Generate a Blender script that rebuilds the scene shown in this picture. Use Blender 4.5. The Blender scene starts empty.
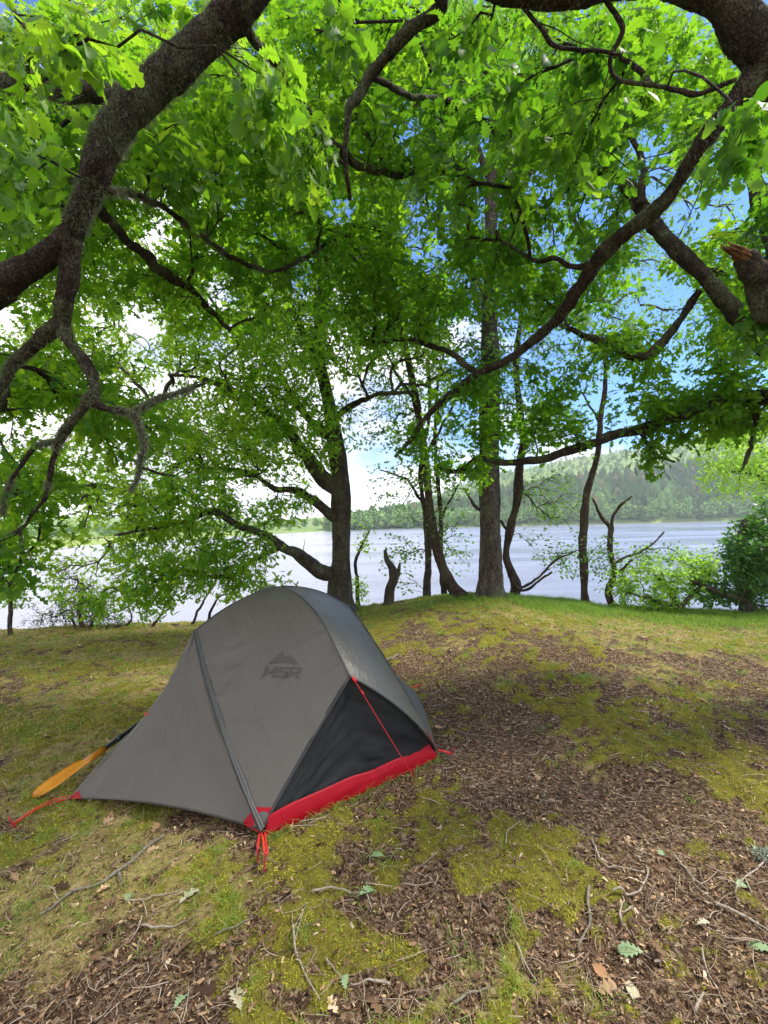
import bpy, math, random
import numpy as np
from mathutils import Vector
rnd = random.Random(7)
RS = np.random.RandomState(11)
scn = bpy.context.scene
COL = scn.collection
PI = math.pi

# ------------------------------------------------------------------ camera
F = 450.0; HOR = 524.0; EYE = 1.6; ROLL = math.radians(1.2)
RV = np.array([math.cos(ROLL), 0, -math.sin(ROLL)])
UV = np.array([math.sin(ROLL), 0, math.cos(ROLL)])
CAM = np.array([0, 0, EYE])
def P(px, py, d):
    return CAM + d*(np.array([0, 1., 0]) + RV*(px-384)/F + UV*(HOR-py)/F)
cam_d = bpy.data.cameras.new('camera'); cam = bpy.data.objects.new('camera', cam_d); COL.objects.link(cam)
cam_d.sensor_fit = 'VERTICAL'; cam_d.sensor_height = 24; cam_d.lens = 24*F/1024
cam_d.shift_y = (HOR-512)/1024; cam_d.clip_start = .05; cam_d.clip_end = 9000
from mathutils import Matrix
m = Matrix(((RV[0], UV[0], 0, 0), (RV[1], UV[1], -1, 0), (RV[2], UV[2], 0, EYE), (0, 0, 0, 1)))
cam.matrix_world = m
scn.camera = cam

# ------------------------------------------------------------------ noise
def _h(ix, iy, iz, seed):
    n = (ix*374761393 + iy*668265263 + iz*2147483647 + seed*1274126177) & 0xffffffff
    n = ((n ^ (n >> 13))*1274126177) & 0xffffffff
    n = ((n ^ (n >> 16))*2246822519) & 0xffffffff
    return ((n ^ (n >> 15)) & 0xffffff)/float(0xffffff)
def vnoise(x, y, z=None, seed=0):
    x = np.asarray(x, float); y = np.asarray(y, float)
    if z is None:
        xi = np.floor(x).astype(np.int64); yi = np.floor(y).astype(np.int64); fx = x-xi; fy = y-yi
        fx = fx*fx*(3-2*fx); fy = fy*fy*(3-2*fy)
        return 2*((_h(xi, yi, 0, seed)*(1-fx)+_h(xi+1, yi, 0, seed)*fx)*(1-fy)+(_h(xi, yi+1, 0, seed)*(1-fx)+_h(xi+1, yi+1, 0, seed)*fx)*fy)-1
    z = np.asarray(z, float)
    xi = np.floor(x).astype(np.int64); yi = np.floor(y).astype(np.int64); zi = np.floor(z).astype(np.int64)
    fx = x-xi; fy = y-yi; fz = z-zi
    fx = fx*fx*(3-2*fx); fy = fy*fy*(3-2*fy); fz = fz*fz*(3-2*fz)
    r = 0
    for a in (0, 1):
        for b in (0, 1):
            for c in (0, 1):
                r = r + _h(xi+a, yi+b, zi+c, seed)*(fx if a else 1-fx)*(fy if b else 1-fy)*(fz if c else 1-fz)
    return r*2-1
def fbm(x, y, z=None, seed=0, o=4):
    r = 0; a = 1; t = 0; s = 1.
    for i in range(o):
        r = r + a*vnoise(np.asarray(x)*s, np.asarray(y)*s, None if z is None else np.asarray(z)*s, seed+i*17); t += a; a *= .5; s *= 2.03
    return r/t
def sstep(a, b, x):
    t = np.clip((np.asarray(x, float)-a)/(b-a), 0, 1); return t*t*(3-2*t)

# ------------------------------------------------------------------ ground shape and cover masks
WATER = -1.8
def ground_base(x, y):
    x = np.asarray(x, float); y = np.asarray(y, float)
    z = sstep(3.3, 8, y)*(.47*np.exp(-((x-1.5)/2.8)**2)-.23)
    z = z + .05*fbm(x*.5, y*.5, seed=3, o=3)*sstep(0, 2, y)
    z = z - 3.4*sstep(8.3+.35*fbm(x*.35, x*0, seed=9, o=2), 13.6, y)
    return z
def blob(px, py, rx, ry, w=1.):
    d = EYE*F/(py-HOR-(384-px)*math.sin(ROLL))
    return ((px-384)/F*d, d, rx*d/F, ry*d*d/(F*EYE), w)
MOSS = [blob(*a) for a in [(640,722,70,22),(560,705,50,14),(600,745,60,16),(720,780,55,26),(690,735,45,14),(750,745,30,10),(535,640,60,10,.8),
    (470,622,90,10,.9),(400,625,60,12,.8),(590,660,45,8,.7),(520,672,50,9,.8),(690,695,40,7,.7),(595,915,40,40,1.1),(645,965,45,32,.9),(362,945,42,22,1.2),(300,880,40,26,.7),
    (500,835,70,38,.8),(450,800,40,20,.8),(540,890,70,40,.7),(480,1000,90,34,.8),(580,1000,60,30,.7),(130,690,120,34,.45),(60,730,80,30,.5),(120,780,60,22,.6),(30,660,60,9,.5),
    (150,655,80,10,.55),(300,870,80,25,.5),(430,700,30,10,.5),(760,800,24,30,.9),(660,760,80,16,.6),(700,650,70,8,.5),(100,830,60,30,.35),(60,900,70,30,.35),(200,930,60,30,.25)]]
GRASS = [blob(*a) for a in [(640,628,150,9,1.1),(740,640,90,14,1.0),(560,628,60,8,.7),(700,660,80,10,.6),(120,860,80,30,.8),(60,900,70,40,.8),(200,900,60,30,.55),
    (100,690,150,36,1.),(40,760,80,40,.9),(20,650,60,8,.8),(160,650,100,8,.8),(470,612,100,6,.8),(480,990,60,30,.5),(280,900,60,30,.5),(60,820,70,20,.6),(600,690,60,8,.5),
    (20,940,40,50,.5),(150,810,60,20,.6),(550,980,60,30,.45),(640,672,60,8,.5)]]
SOIL = [blob(*a) for a in [(690,670,90,13,.9),(620,670,70,10,.5),(500,760,60,30,.7),(600,800,120,22,1.),(700,850,100,60,1.1),(650,880,70,40,.7),(720,980,70,60,.9),(450,700,40,20,.5),
    (470,740,50,30,.7),(250,1000,160,30,.6),(60,1000,100,30,.5),(350,860,60,22,.4),(420,930,60,40,.4)]]
def gsum(x, y, L):
    r = 0
    for (cx, cy, sx, sy, w) in L:
        r = r + w*np.exp(-(((x-cx)/sx)**2+((y-cy)/sy)**2)*.8)
    return r
def masks(x, y):
    x = np.asarray(x, float); y = np.asarray(y, float)
    n1 = fbm(x*2.3, y*1.8, seed=21, o=4); n2 = fbm(x*6, y*5, seed=31, o=4); n3 = fbm(x*17, y*17, seed=37, o=3)
    soil = gsum(x, y, SOIL)
    far = sstep(5.2, 7.4, y)*(1-sstep(-.6, .8, x))
    ms = np.minimum(gsum(x, y, MOSS), 1.1)*.60 - soil*.42 + .85*n1 + 1.0*n2 + .8*n3 + .35*far + .12
    n4 = vnoise(x*30, y*30, seed=38)
    moss = sstep(-.22, 1.12, ms+.22*n4)
    gr = np.minimum(gsum(x, y, GRASS), 1.3)*.85 - soil*.35 + .7*n2 - .5*n1 + .5*n3 + .5*far + .08
    grass = sstep(-.05, .85, gr)
    return moss, grass, soil
def H(x, y):
    x = np.asarray(x, float); y = np.asarray(y, float)
    z = ground_base(x, y)
    near = sstep(.2, 1.0, y)*(1-sstep(10, 14, y))*(1-sstep(7, 10, np.abs(x)))
    mo, gr, so = masks(x, y)
    z = z + near*(.016*fbm(x*4, y*4, seed=5, o=3)+.006*fbm(x*22, y*22, seed=6, o=2) + mo*(.024+.020*vnoise(x*8, y*8, seed=8)+.008*vnoise(x*19, y*19, seed=18)))
    # low raised ridges of moss and roots on the right
    z = z + near*.045*np.exp(-((y-4.0-.15*x-.12*np.sin(x*2.2))/.22)**2)*sstep(.5, 1.1, x)*(1-sstep(2.4, 3.4, x))
    z = z + near*.05*np.exp(-((y-5.3+.1*x)/.25)**2)*sstep(.8, 1.8, x)
    return z
def Hs(x, y): return float(H(np.array([x]), np.array([y]))[0])
def G(px, py, dz=0.0):
    k = P(px, py, 1.)[2]-EYE; d = EYE/-k
    for _ in range(10):
        p = P(px, py, d); d = .35*d+.65*(EYE-Hs(p[0], p[1])-dz)/-k
    return P(px, py, d)

# ------------------------------------------------------------------ scene helpers
def tag(o, label=None, cat=None, group=None, kind=None):
    if label: o['label'] = label
    if cat: o['category'] = cat
    if group: o['group'] = group
    if kind: o['kind'] = kind
    return o
def empty(name, loc, label, cat, group=None):
    o = bpy.data.objects.new(name, None); COL.objects.link(o); o.location = loc; o.empty_display_size = .1
    return tag(o, label, cat, group)
def mesh_np(name, V, faces, mat, parent=None, origin=None, attrs=None, uv=None, smooth=True):
    """faces: list of (n,k) int arrays"""
    V = np.asarray(V, np.float64)
    org = np.array(parent.location) if parent is not None else (np.array(origin) if origin is not None else np.zeros(3))
    if parent is not None and parent.parent is not None: org = org+np.array(parent.parent.location)
    V = V-org
    me = bpy.data.meshes.new(name)
    if not isinstance(faces, list): faces = [faces]
    faces = [np.asarray(f, np.int64) for f in faces if len(f)]
    me.vertices.add(len(V)); me.vertices.foreach_set('co', V.astype(np.float32).ravel())
    nl = sum(f.size for f in faces); npoly = sum(len(f) for f in faces)
    me.loops.add(nl); li = np.concatenate([f.ravel() for f in faces]); me.loops.foreach_set('vertex_index', li.astype(np.int32))
    tot = np.concatenate([np.full(len(f), f.shape[1]) for f in faces])
    me.polygons.add(npoly)
    st = np.concatenate([[0], np.cumsum(tot)[:-1]])
    me.polygons.foreach_set('loop_start', st.astype(np.int32)); me.polygons.foreach_set('loop_total', tot.astype(np.int32))
    me.polygons.foreach_set('use_smooth', np.full(npoly, smooth, bool))
    if attrs:
        for k, a in attrs.items():
            at = me.attributes.new(k, 'FLOAT', 'POINT'); at.data.foreach_set('value', np.asarray(a, np.float32))
    if uv is not None:
        l = me.uv_layers.new(name='UVMap'); l.data.foreach_set('uv', np.asarray(uv)[li].astype(np.float32).ravel())
    me.update(calc_edges=True); me.validate()
    o = bpy.data.objects.new(name, me); COL.objects.link(o)
    if parent is not None: o.parent = parent
    elif origin is not None: o.location = origin
    if mat: me.materials.append(mat)
    return o
class Acc:
    def __init__(s): s.V = []; s.Q = []; s.T = []; s.n = 0; s.A = []
    def add(s, V, Q=None, T=None, a=0.):
        V = np.asarray(V, float)
        if Q is not None and len(Q): s.Q.append(np.asarray(Q)+s.n)
        if T is not None and len(T): s.T.append(np.asarray(T)+s.n)
        s.V.append(V); s.A.append(np.broadcast_to(np.asarray(a, float), (len(V),)).copy()); s.n += len(V)
    def build(s, name, mat, parent=None, origin=None, smooth=True):
        f = []
        if s.Q: f.append(np.concatenate(s.Q))
        if s.T: f.append(np.concatenate(s.T))
        return mesh_np(name, np.concatenate(s.V), f, mat, parent, origin, {'tint': np.concatenate(s.A)}, smooth=smooth)
def spline(pts, rad, step):
    pts = np.asarray(pts, float); rad = np.asarray(rad, float)
    if len(pts) < 3:
        n = max(2, int(np.linalg.norm(pts[-1]-pts[0])/step)+1); t = np.linspace(0, 1, n)[:, None]
        return pts[0]*(1-t)+pts[-1]*t, rad[0]*(1-t[:, 0])+rad[-1]*t[:, 0]
    q = np.vstack([2*pts[0]-pts[1], pts, 2*pts[-1]-pts[-2]])
    oP = []; oR = []
    for i in range(len(pts)-1):
        p0, p1, p2, p3 = q[i:i+4]
        n = max(1, int(math.ceil(np.linalg.norm(p2-p1)/step)))
        t = (np.arange(n)/n)[:, None]
        oP.append(.5*((2*p1)+(-p0+p2)*t+(2*p0-5*p1+4*p2-p3)*t**2+(-p0+3*p1-3*p2+p3)*t**3))
        oR.append(rad[i]*(1-t[:, 0])+rad[i+1]*t[:, 0])
    oP.append(pts[-1:]); oR.append(rad[-1:])
    return np.vstack(oP), np.concatenate(oR)
def tube(pts, rad, seg=8, rough=0., fq=6., seed=0, cap=True):
    pts = np.asarray(pts, float); n = len(pts); rad = np.broadcast_to(np.asarray(rad, float), (n,))
    T = np.gradient(pts, axis=0); T /= np.linalg.norm(T, axis=1)[:, None]+1e-9
    N = np.zeros_like(pts); ref = np.array([0, 0, 1.]) if abs(T[0, 2]) < .9 else np.array([1., 0, 0])
    v = np.cross(T[0], ref); v /= np.linalg.norm(v); N[0] = v
    for i in range(1, n):
        v = N[i-1]-T[i]*np.dot(N[i-1], T[i]); N[i] = v/(np.linalg.norm(v)+1e-9)
    B = np.cross(T, N)
    a = np.arange(seg)*2*PI/seg
    dirs = N[:, None]*np.cos(a)[None, :, None]+B[:, None]*np.sin(a)[None, :, None]
    V = pts[:, None]+dirs*rad[:, None, None]
    if rough:
        w = V.reshape(-1, 3)
        ns = fbm(w[:, 0]*fq, w[:, 1]*fq, w[:, 2]*fq*.5, seed=seed, o=3).reshape(n, seg)
        ns2 = 1.6*np.abs(vnoise(w[:, 0]*fq*5, w[:, 1]*fq*5, w[:, 2]*fq*2, seed=seed+5)).reshape(n, seg)
        V = pts[:, None]+dirs*(rad[:, None]*(1+rough*ns+rough*.35*(ns2-.5)))[:, :, None]
    i = np.arange(n-1)[:, None]*seg; j = np.arange(seg)[None]; j2 = (j+1) % seg
    Q = np.stack([i+j, i+j2, i+seg+j2, i+seg+j], -1).reshape(-1, 4)
    V = V.reshape(-1, 3); Tt = []
    if cap:
        V = np.vstack([V, pts[:1], pts[-1:]+T[-1:]*rad[-1]*.4])
        c0 = n*seg; c1 = c0+1; k = np.arange(seg)
        Tt = np.vstack([np.stack([np.full(seg, c0), (k+1) % seg, k], 1), np.stack([np.full(seg, c1), (n-1)*seg+k, (n-1)*seg+(k+1) % seg], 1)])
    return V, Q, Tt

# ------------------------------------------------------------------ materials
def newmat(name):
    m = bpy.data.materials.new(name); m.use_nodes = True; nt = m.node_tree
    for n in list(nt.nodes): nt.nodes.remove(n)
    out = nt.nodes.new('ShaderNodeOutputMaterial')
    return m, nt, out
def nd(nt, t, **k):
    n = nt.nodes.new('ShaderNode'+t)
    for a, b in k.items():
        if a.startswith('i_'): n.inputs[a[2:].replace('_', ' ')].default_value = b
        else: setattr(n, a, b)
    return n
def ramp(nt, fac, stops, interp='LINEAR'):
    r = nd(nt, 'ValToRGB'); r.color_ramp.interpolation = interp; e = r.color_ramp.elements
    while len(e) < len(stops): e.new(.5)
    for i, (p, c) in enumerate(stops):
        e[i].position = p; e[i].color = (*c, 1) if len(c) == 3 else c
    nt.links.new(fac, r.inputs[0]); return r.outputs[0]
def mixc(nt, fac, a, b, bt='MIX'):
    n = nd(nt, 'Mix', data_type='RGBA', blend_type=bt)
    if isinstance(fac, (int, float)): n.inputs[0].default_value = fac
    else: nt.links.new(fac, n.inputs[0])
    for s, i in ((a, 6), (b, 7)):
        if isinstance(s, (tuple, list)): n.inputs[i].default_value = (*s, 1)
        else: nt.links.new(s, n.inputs[i])
    return n.outputs[2]
def mth(nt, op, a, b=None, clamp=False):
    n = nd(nt, 'Math', operation=op, use_clamp=clamp)
    for s, i in ((a, 0), (b, 1)):
        if s is None: continue
        if isinstance(s, (int, float)): n.inputs[i].default_value = s
        else: nt.links.new(s, n.inputs[i])
    return n.outputs[0]
def noise(nt, scale, detail=4, rough=.6, vec=None, sc=None):
    if vec is None: vec = nd(nt, 'TexCoord').outputs['Object']
    if sc:
        mp = nd(nt, 'Mapping'); mp.inputs['Scale'].default_value = sc; nt.links.new(vec, mp.inputs[0]); vec = mp.outputs[0]
    n = nd(nt, 'TexNoise'); n.inputs['Scale'].default_value = scale; n.inputs['Detail'].default_value = detail; n.inputs['Roughness'].default_value = rough
    nt.links.new(vec, n.inputs['Vector']); return n.outputs['Fac']
def principled(nt, out, col, rough=.7, bump=None, bs=.5, bd=.01, spec=.3, **k):
    b = nd(nt, 'BsdfPrincipled')
    if isinstance(col, (tuple, list)): b.inputs['Base Color'].default_value = (*col, 1)
    else: nt.links.new(col, b.inputs['Base Color'])
    if isinstance(rough, (int, float)): b.inputs['Roughness'].default_value = rough
    else: nt.links.new(rough, b.inputs['Roughness'])
    b.inputs['Specular IOR Level'].default_value = spec
    if bump is not None:
        bn = nd(nt, 'Bump'); bn.inputs['Strength'].default_value = bs; bn.inputs['Distance'].default_value = bd
        nt.links.new(bump, bn.inputs['Height']); nt.links.new(bn.outputs[0], b.inputs['Normal'])
    for a, v in k.items(): b.inputs[a.replace('_', ' ')].default_value = v
    if out is not None: nt.links.new(b.outputs[0], out.inputs[0])
    return b
def attr(nt, name):
    a = nd(nt, 'Attribute'); a.attribute_name = name; return a.outputs['Fac']

def leaf_mat(name, stops, tstops, tr=.5, rough=.55, veins=False):
    m, nt, out = newmat(name)
    t = attr(nt, 'tint')
    c = ramp(nt, t, stops); ct = ramp(nt, t, tstops)
    if veins:
        uvn = nd(nt, 'UVMap'); uvn.uv_map = 'UVMap'; sp = nd(nt, 'SeparateXYZ'); nt.links.new(uvn.outputs[0], sp.inputs[0])
        ax = mth(nt, 'ABSOLUTE', sp.outputs[0])
        s = mth(nt, 'SUBTRACT', mth(nt, 'MULTIPLY', sp.outputs[1], 8.), mth(nt, 'MULTIPLY', ax, 7.))
        fr = mth(nt, 'ABSOLUTE', mth(nt, 'SUBTRACT', mth(nt, 'FRACT', s), .5))
        v1 = mth(nt, 'LESS_THAN', fr, .06); v2 = mth(nt, 'LESS_THAN', ax, .016)
        v = mth(nt, 'MAXIMUM', mth(nt, 'MULTIPLY', v1, .45), v2)
        c = mixc(nt, mth(nt, 'MULTIPLY', v, .6), c, (.22, .32, .10)); ct = mixc(nt, mth(nt, 'MULTIPLY', v, .5), ct, (.10, .17, .02))
    b = principled(nt, None, c, rough, spec=.35)
    tl = nd(nt, 'BsdfTranslucent'); nt.links.new(ct, tl.inputs[0])
    ms = nd(nt, 'MixShader'); ms.inputs[0].default_value = tr
    nt.links.new(b.outputs[0], ms.inputs[1]); nt.links.new(tl.outputs[0], ms.inputs[2]); nt.links.new(ms.outputs[0], out.inputs[0])
    return m
M = {}
M['oak_leaf'] = leaf_mat('oak_leaf_green', [(0, (.035, .10, .012)), (.6, (.055, .15, .016)), (1, (.10, .20, .025))], [(0, (.10, .32, .010)), (.6, (.29, .58, .016)), (1, (.52, .77, .03))], .58, veins=True)
M['oak_far'] = leaf_mat('oak_leaf_canopy', [(0, (.025, .08, .010)), (.6, (.045, .13, .014)), (1, (.085, .19, .02))], [(0, (.14, .40, .012)), (.6, (.36, .68, .02)), (1, (.60, .84, .035))], .58)
M['oak_bank'] = leaf_mat('oak_leaf_bank', [(0, (.04, .12, .014)), (.6, (.07, .19, .02)), (1, (.12, .25, .03))], [(0, (.18, .46, .015)), (.6, (.42, .74, .025)), (1, (.66, .88, .05))], .6)
M['birch_leaf'] = leaf_mat('small_leaf_green', [(0, (.05, .12, .025)), (1, (.11, .20, .045))], [(0, (.20, .46, .05)), (1, (.42, .70, .10))], .5)
M['lime_leaf'] = leaf_mat('fresh_leaf', [(0, (.12, .24, .03)), (1, (.20, .32, .04))], [(0, (.40, .75, .06)), (1, (.6, .9, .10))], .55)
M['dark_leaf'] = leaf_mat('dark_shrub_leaf', [(0, (.03, .09, .02)), (1, (.07, .17, .03))], [(0, (.12, .34, .03)), (1, (.24, .52, .04))], .4, .4)
M['gorse'] = leaf_mat('dry_gorse', [(0, (.10, .09, .05)), (1, (.12, .16, .07))], [(0, (.12, .12, .06)), (1, (.18, .22, .08))], .35, .7)

def bark_mat(name, dark, mid, light, lich=.5, vs=1., bd=.022):
    m, nt, out = newmat(name)
    tc = nd(nt, 'TexCoord').outputs['Object']
    n1 = noise(nt, 9*vs, 6, .7, tc, (1, 1, .45)); n2 = noise(nt, 2.2, 4, .6, tc); n3 = noise(nt, 45, 4, .7, tc)
    v = nd(nt, 'TexVoronoi', feature='DISTANCE_TO_EDGE'); v.inputs['Scale'].default_value = 26*vs
    mp = nd(nt, 'Mapping'); mp.inputs['Scale'].default_value = (1, 1, .35); wp = nd(nt, 'VectorMath', operation='ADD')
    nt.links.new(tc, mp.inputs[0]); nt.links.new(mp.outputs[0], wp.inputs[0])
    nn = nd(nt, 'TexNoise'); nn.inputs['Scale'].default_value = 12; nt.links.new(tc, nn.inputs['Vector'])
    sc = nd(nt, 'VectorMath', operation='SCALE'); sc.inputs['Scale'].default_value = .09; nt.links.new(nn.outputs['Color'], sc.inputs[0]); nt.links.new(sc.outputs[0], wp.inputs[1])
    nt.links.new(wp.outputs[0], v.inputs['Vector'])
    crack = mth(nt, 'ADD', mth(nt, 'MULTIPLY', v.outputs['Distance'], 4.), mth(nt, 'MULTIPLY', n3, .55), True)
    c = ramp(nt, n1, [(.3, dark), (.55, mid), (.75, light)])
    c = mixc(nt, mth(nt, 'SUBTRACT', 1, crack, True), c, tuple(x*.7 for x in dark))
    lm = mth(nt, 'MULTIPLY', ramp(nt, n2, [(.5, (0, 0, 0)), (.62, (1, 1, 1))]), lich)
    lc = ramp(nt, n3, [(.35, (.05, .065, .02)), (.6, (.20, .22, .13))])
    c = mixc(nt, lm, c, lc)
    h = mth(nt, 'ADD', mth(nt, 'MULTIPLY', crack, .8), mth(nt, 'ADD', n1, mth(nt, 'MULTIPLY', n3, .4)))
    principled(nt, out, c, .92, h, 1., bd, .1)
    return m
M['oak_bark'] = bark_mat('oak_bark', (.045, .036, .029), (.12, .10, .08), (.25, .22, .18), .55)
M['near_bark'] = bark_mat('mossy_oak_bark', (.034, .026, .02), (.085, .067, .05), (.21, .175, .14), .8, 2.4, .035)
M['birch_bark'] = bark_mat('birch_bark', (.05, .04, .034), (.15, .125, .105), (.33, .30, .265), .5)
M['bark_red'] = bark_mat('alder_bark', (.045, .03, .024), (.11, .08, .062), (.22, .175, .14), .3)
M['deadwood'] = bark_mat('dead_wood', (.10, .085, .07), (.22, .19, .16), (.38, .34, .29), .2, 2.)
m, nt, out = newmat('fresh_broken_wood')
n = noise(nt, 30, 5, .7, None, (1, 1, .2)); principled(nt, out, ramp(nt, n, [(.3, (.05, .03, .016)), (.7, (.24, .12, .045))]), .9, n, 1., .01, .1)
M['broken'] = m
m, nt, out = newmat('hairy_lichen')
t = attr(nt, 'tint'); b = principled(nt, None, ramp(nt, t, [(0, (.08, .10, .05)), (1, (.27, .30, .19))]), .95, spec=.05); tl = nd(nt, 'BsdfTranslucent'); tl.inputs[0].default_value = (.2, .23, .13, 1)
ms = nd(nt, 'MixShader'); ms.inputs[0].default_value = .3; nt.links.new(b.outputs[0], ms.inputs[1]); nt.links.new(tl.outputs[0], ms.inputs[2]); nt.links.new(ms.outputs[0], out.inputs[0])
M['lichen'] = m

# ground
m, nt, out = newmat('forest_floor')
tc = nd(nt, 'TexCoord').outputs['Object']
wn = nd(nt, 'TexNoise'); wn.inputs['Scale'].default_value = 25; nt.links.new(tc, wn.inputs['Vector'])
ws = nd(nt, 'VectorMath', operation='SCALE'); ws.inputs['Scale'].default_value = .03; nt.links.new(wn.outputs['Color'], ws.inputs[0])
wa = nd(nt, 'VectorMath', operation='ADD'); nt.links.new(tc, wa.inputs[0]); nt.links.new(ws.outputs[0], wa.inputs[1])
vor = nd(nt, 'TexVoronoi', feature='F1'); vor.inputs['Scale'].default_value = 75; nt.links.new(wa.outputs[0], vor.inputs['Vector'])
sp = nd(nt, 'SeparateColor'); nt.links.new(vor.outputs['Color'], sp.inputs[0])
soil = ramp(nt, sp.outputs[0], [(0, (.04, .023, .013)), (.45, (.13, .078, .044)), (.75, (.26, .165, .095)), (1, (.46, .35, .23))])
nf = noise(nt, 160, 4, .7, tc); nl = noise(nt, 3.2, 5, .6, tc); nm = noise(nt, 18, 5, .7, tc)
soil = mixc(nt, nf, mixc(nt, .5, soil, (.035, .02, .014)), soil)
mossc = ramp(nt, nm, [(.3, (.16, .14, .025)), (.5, (.34, .31, .03)), (.72, (.56, .50, .05))])
mossc = mixc(nt, mth(nt, 'MULTIPLY', nf, .8), tuple([.10, .10, .015]), mossc)
grassc = ramp(nt, nm, [(.3, (.25, .20, .06)), (.55, (.44, .35, .12)), (.75, (.62, .47, .25))])
nq = noise(nt, 11, 5, .65, tc); fm = mth(nt, 'ADD', mth(nt, 'ADD', attr(nt, 'moss'), mth(nt, 'MULTIPLY', mth(nt, 'SUBTRACT', nf, .5), .5)), mth(nt, 'MULTIPLY', mth(nt, 'SUBTRACT', nq, .5), 1.7)); fm = ramp(nt, fm, [(.42, (0, 0, 0)), (.66, (.9, .9, .9))])
fg = mth(nt, 'ADD', attr(nt, 'grass'), mth(nt, 'MULTIPLY', mth(nt, 'SUBTRACT', nf, .5), .8)); fg = ramp(nt, fg, [(.4, (0, 0, 0)), (.8, (.75, .75, .75))])
c = mixc(nt, fm, mixc(nt, fg, soil, grassc), mossc)
h = mth(nt, 'ADD', mth(nt, 'MULTIPLY', vor.outputs['Distance'], .6), mth(nt, 'ADD', nf, nm))
principled(nt, out, c, .95, h, 1., .012, .1)
M['ground'] = m
def tint_mat(name, stops, rough=.85, tr=0., trc=None, spec=.2):
    m, nt, out = newmat(name); t = attr(nt, 'tint'); c = ramp(nt, t, stops, 'LINEAR')
    if tr:
        b = principled(nt, None, c, rough, spec=spec); tl = nd(nt, 'BsdfTranslucent'); nt.links.new(c if trc is None else ramp(nt, t, trc), tl.inputs[0])
        ms = nd(nt, 'MixShader'); ms.inputs[0].default_value = tr; nt.links.new(b.outputs[0], ms.inputs[1]); nt.links.new(tl.outputs[0], ms.inputs[2]); nt.links.new(ms.outputs[0], out.inputs[0])
    else: principled(nt, out, c, rough, spec=spec)
    return m
M['litter'] = tint_mat('leaf_litter', [(0, (.035, .019, .010)), (.3, (.12, .066, .034)), (.58, (.28, .17, .085)), (.8, (.48, .33, .18)), (1, (.74, .62, .44))], .7)
M['twiglit'] = tint_mat('twig_litter', [(0, (.09, .058, .04)), (.5, (.25, .18, .12)), (1, (.52, .43, .33))], .8)
M['grass'] = tint_mat('grass_blades', [(0, (.10, .20, .03)), (.55, (.22, .36, .05)), (.8, (.40, .42, .11)), (1, (.60, .50, .26))], .6, .4, [(0, (.20, .42, .03)), (.6, (.42, .62, .07)), (1, (.6, .52, .2))])
M['moss'] = tint_mat('moss_tufts', [(0, (.16, .15, .02)), (.5, (.38, .37, .03)), (1, (.66, .62, .07))], .9, .3)

# tent
def fabric(name, col, rough=.5, tr=.0, trc=(.3, .3, .28), spec=.4, sheen=0.):
    m, nt, out = newmat(name)
    tc = nd(nt, 'TexCoord').outputs['Object']
    n = noise(nt, 7, 4, .6, tc); n2 = noise(nt, 900, 1, .5, tc)
    c = mixc(nt, n, tuple(x*.88 for x in col), tuple(min(1, x*1.1) for x in col))
    n3 = noise(nt, 26, 3, .5, tc, (1, .5, .22)); n4 = noise(nt, 4, 2, .5, tc); wrk = mth(nt, 'MULTIPLY', mth(nt, 'ABSOLUTE', mth(nt, 'SUBTRACT', n3, .5)), ramp(nt, n4, [(.42, (0, 0, 0)), (.62, (3, 3, 3))]))
    b = principled(nt, None if tr else out, c, rough, mth(nt, 'ADD', mth(nt, 'ADD', n, wrk), mth(nt, 'MULTIPLY', n2, .03)), .4, .012, spec, Sheen_Weight=sheen)
    if tr:
        tl = nd(nt, 'BsdfTranslucent'); tl.inputs[0].default_value = (*trc, 1); ms = nd(nt, 'MixShader'); ms.inputs[0].default_value = tr
        nt.links.new(b.outputs[0], ms.inputs[1]); nt.links.new(tl.outputs[0], ms.inputs[2]); nt.links.new(ms.outputs[0], out.inputs[0])
    return m
M['fly'] = fabric('grey_flysheet', (.082, .077, .060), .46, .04, (.12, .12, .10), .5)
M['seam'] = fabric('dark_seam_tape', (.03, .032, .03), .5)
M['zipm'] = fabric('zip_flap', (.06, .06, .056), .5)
M['inner'] = fabric('dark_inner_mesh', (.018, .02, .02), .7, 0, spec=.2)
M['bathtub'] = fabric('red_bathtub_floor', (.34, .003, .012), .5, .05, (.4, .01, .02), .2)
for k_n, lo_c, hi_c in (('stick', (.10, .09, .06), (.24, .22, .16)), ('palestick', (.20, .165, .12), (.42, .36, .28))):
    m, nt, out = newmat('weathered_'+k_n); n = noise(nt, 60, 5, .7, None, (1, 1, 1)); principled(nt, out, ramp(nt, n, [(.35, lo_c), (.65, hi_c)]), .85, n, .5, .003, .2); M[k_n] = m
M['redweb'] = fabric('red_webbing', (.62, .02, .02), .6)
M['orangecord'] = fabric('orange_red_cord', (.75, .06, .02), .5)
M['logo'] = fabric('grey_print', (.054, .051, .042), .5)
M['poleal'] = fabric('dark_pole', (.03, .03, .035), .3)
M['stake'] = fabric('red_stake', (.35, .02, .03), .35)
M['pad_black'] = fabric('black_carbon_shaft', (.018, .018, .02), .35)
m, nt, out = newmat('yellow_plastic_blade'); n = noise(nt, 14, 5, .6)
principled(nt, out, ramp(nt, n, [(.35, (.42, .15, .008)), (.6, (.58, .24, .012))]), .4, n, .1, .01, .5); M['blade'] = m

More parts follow.
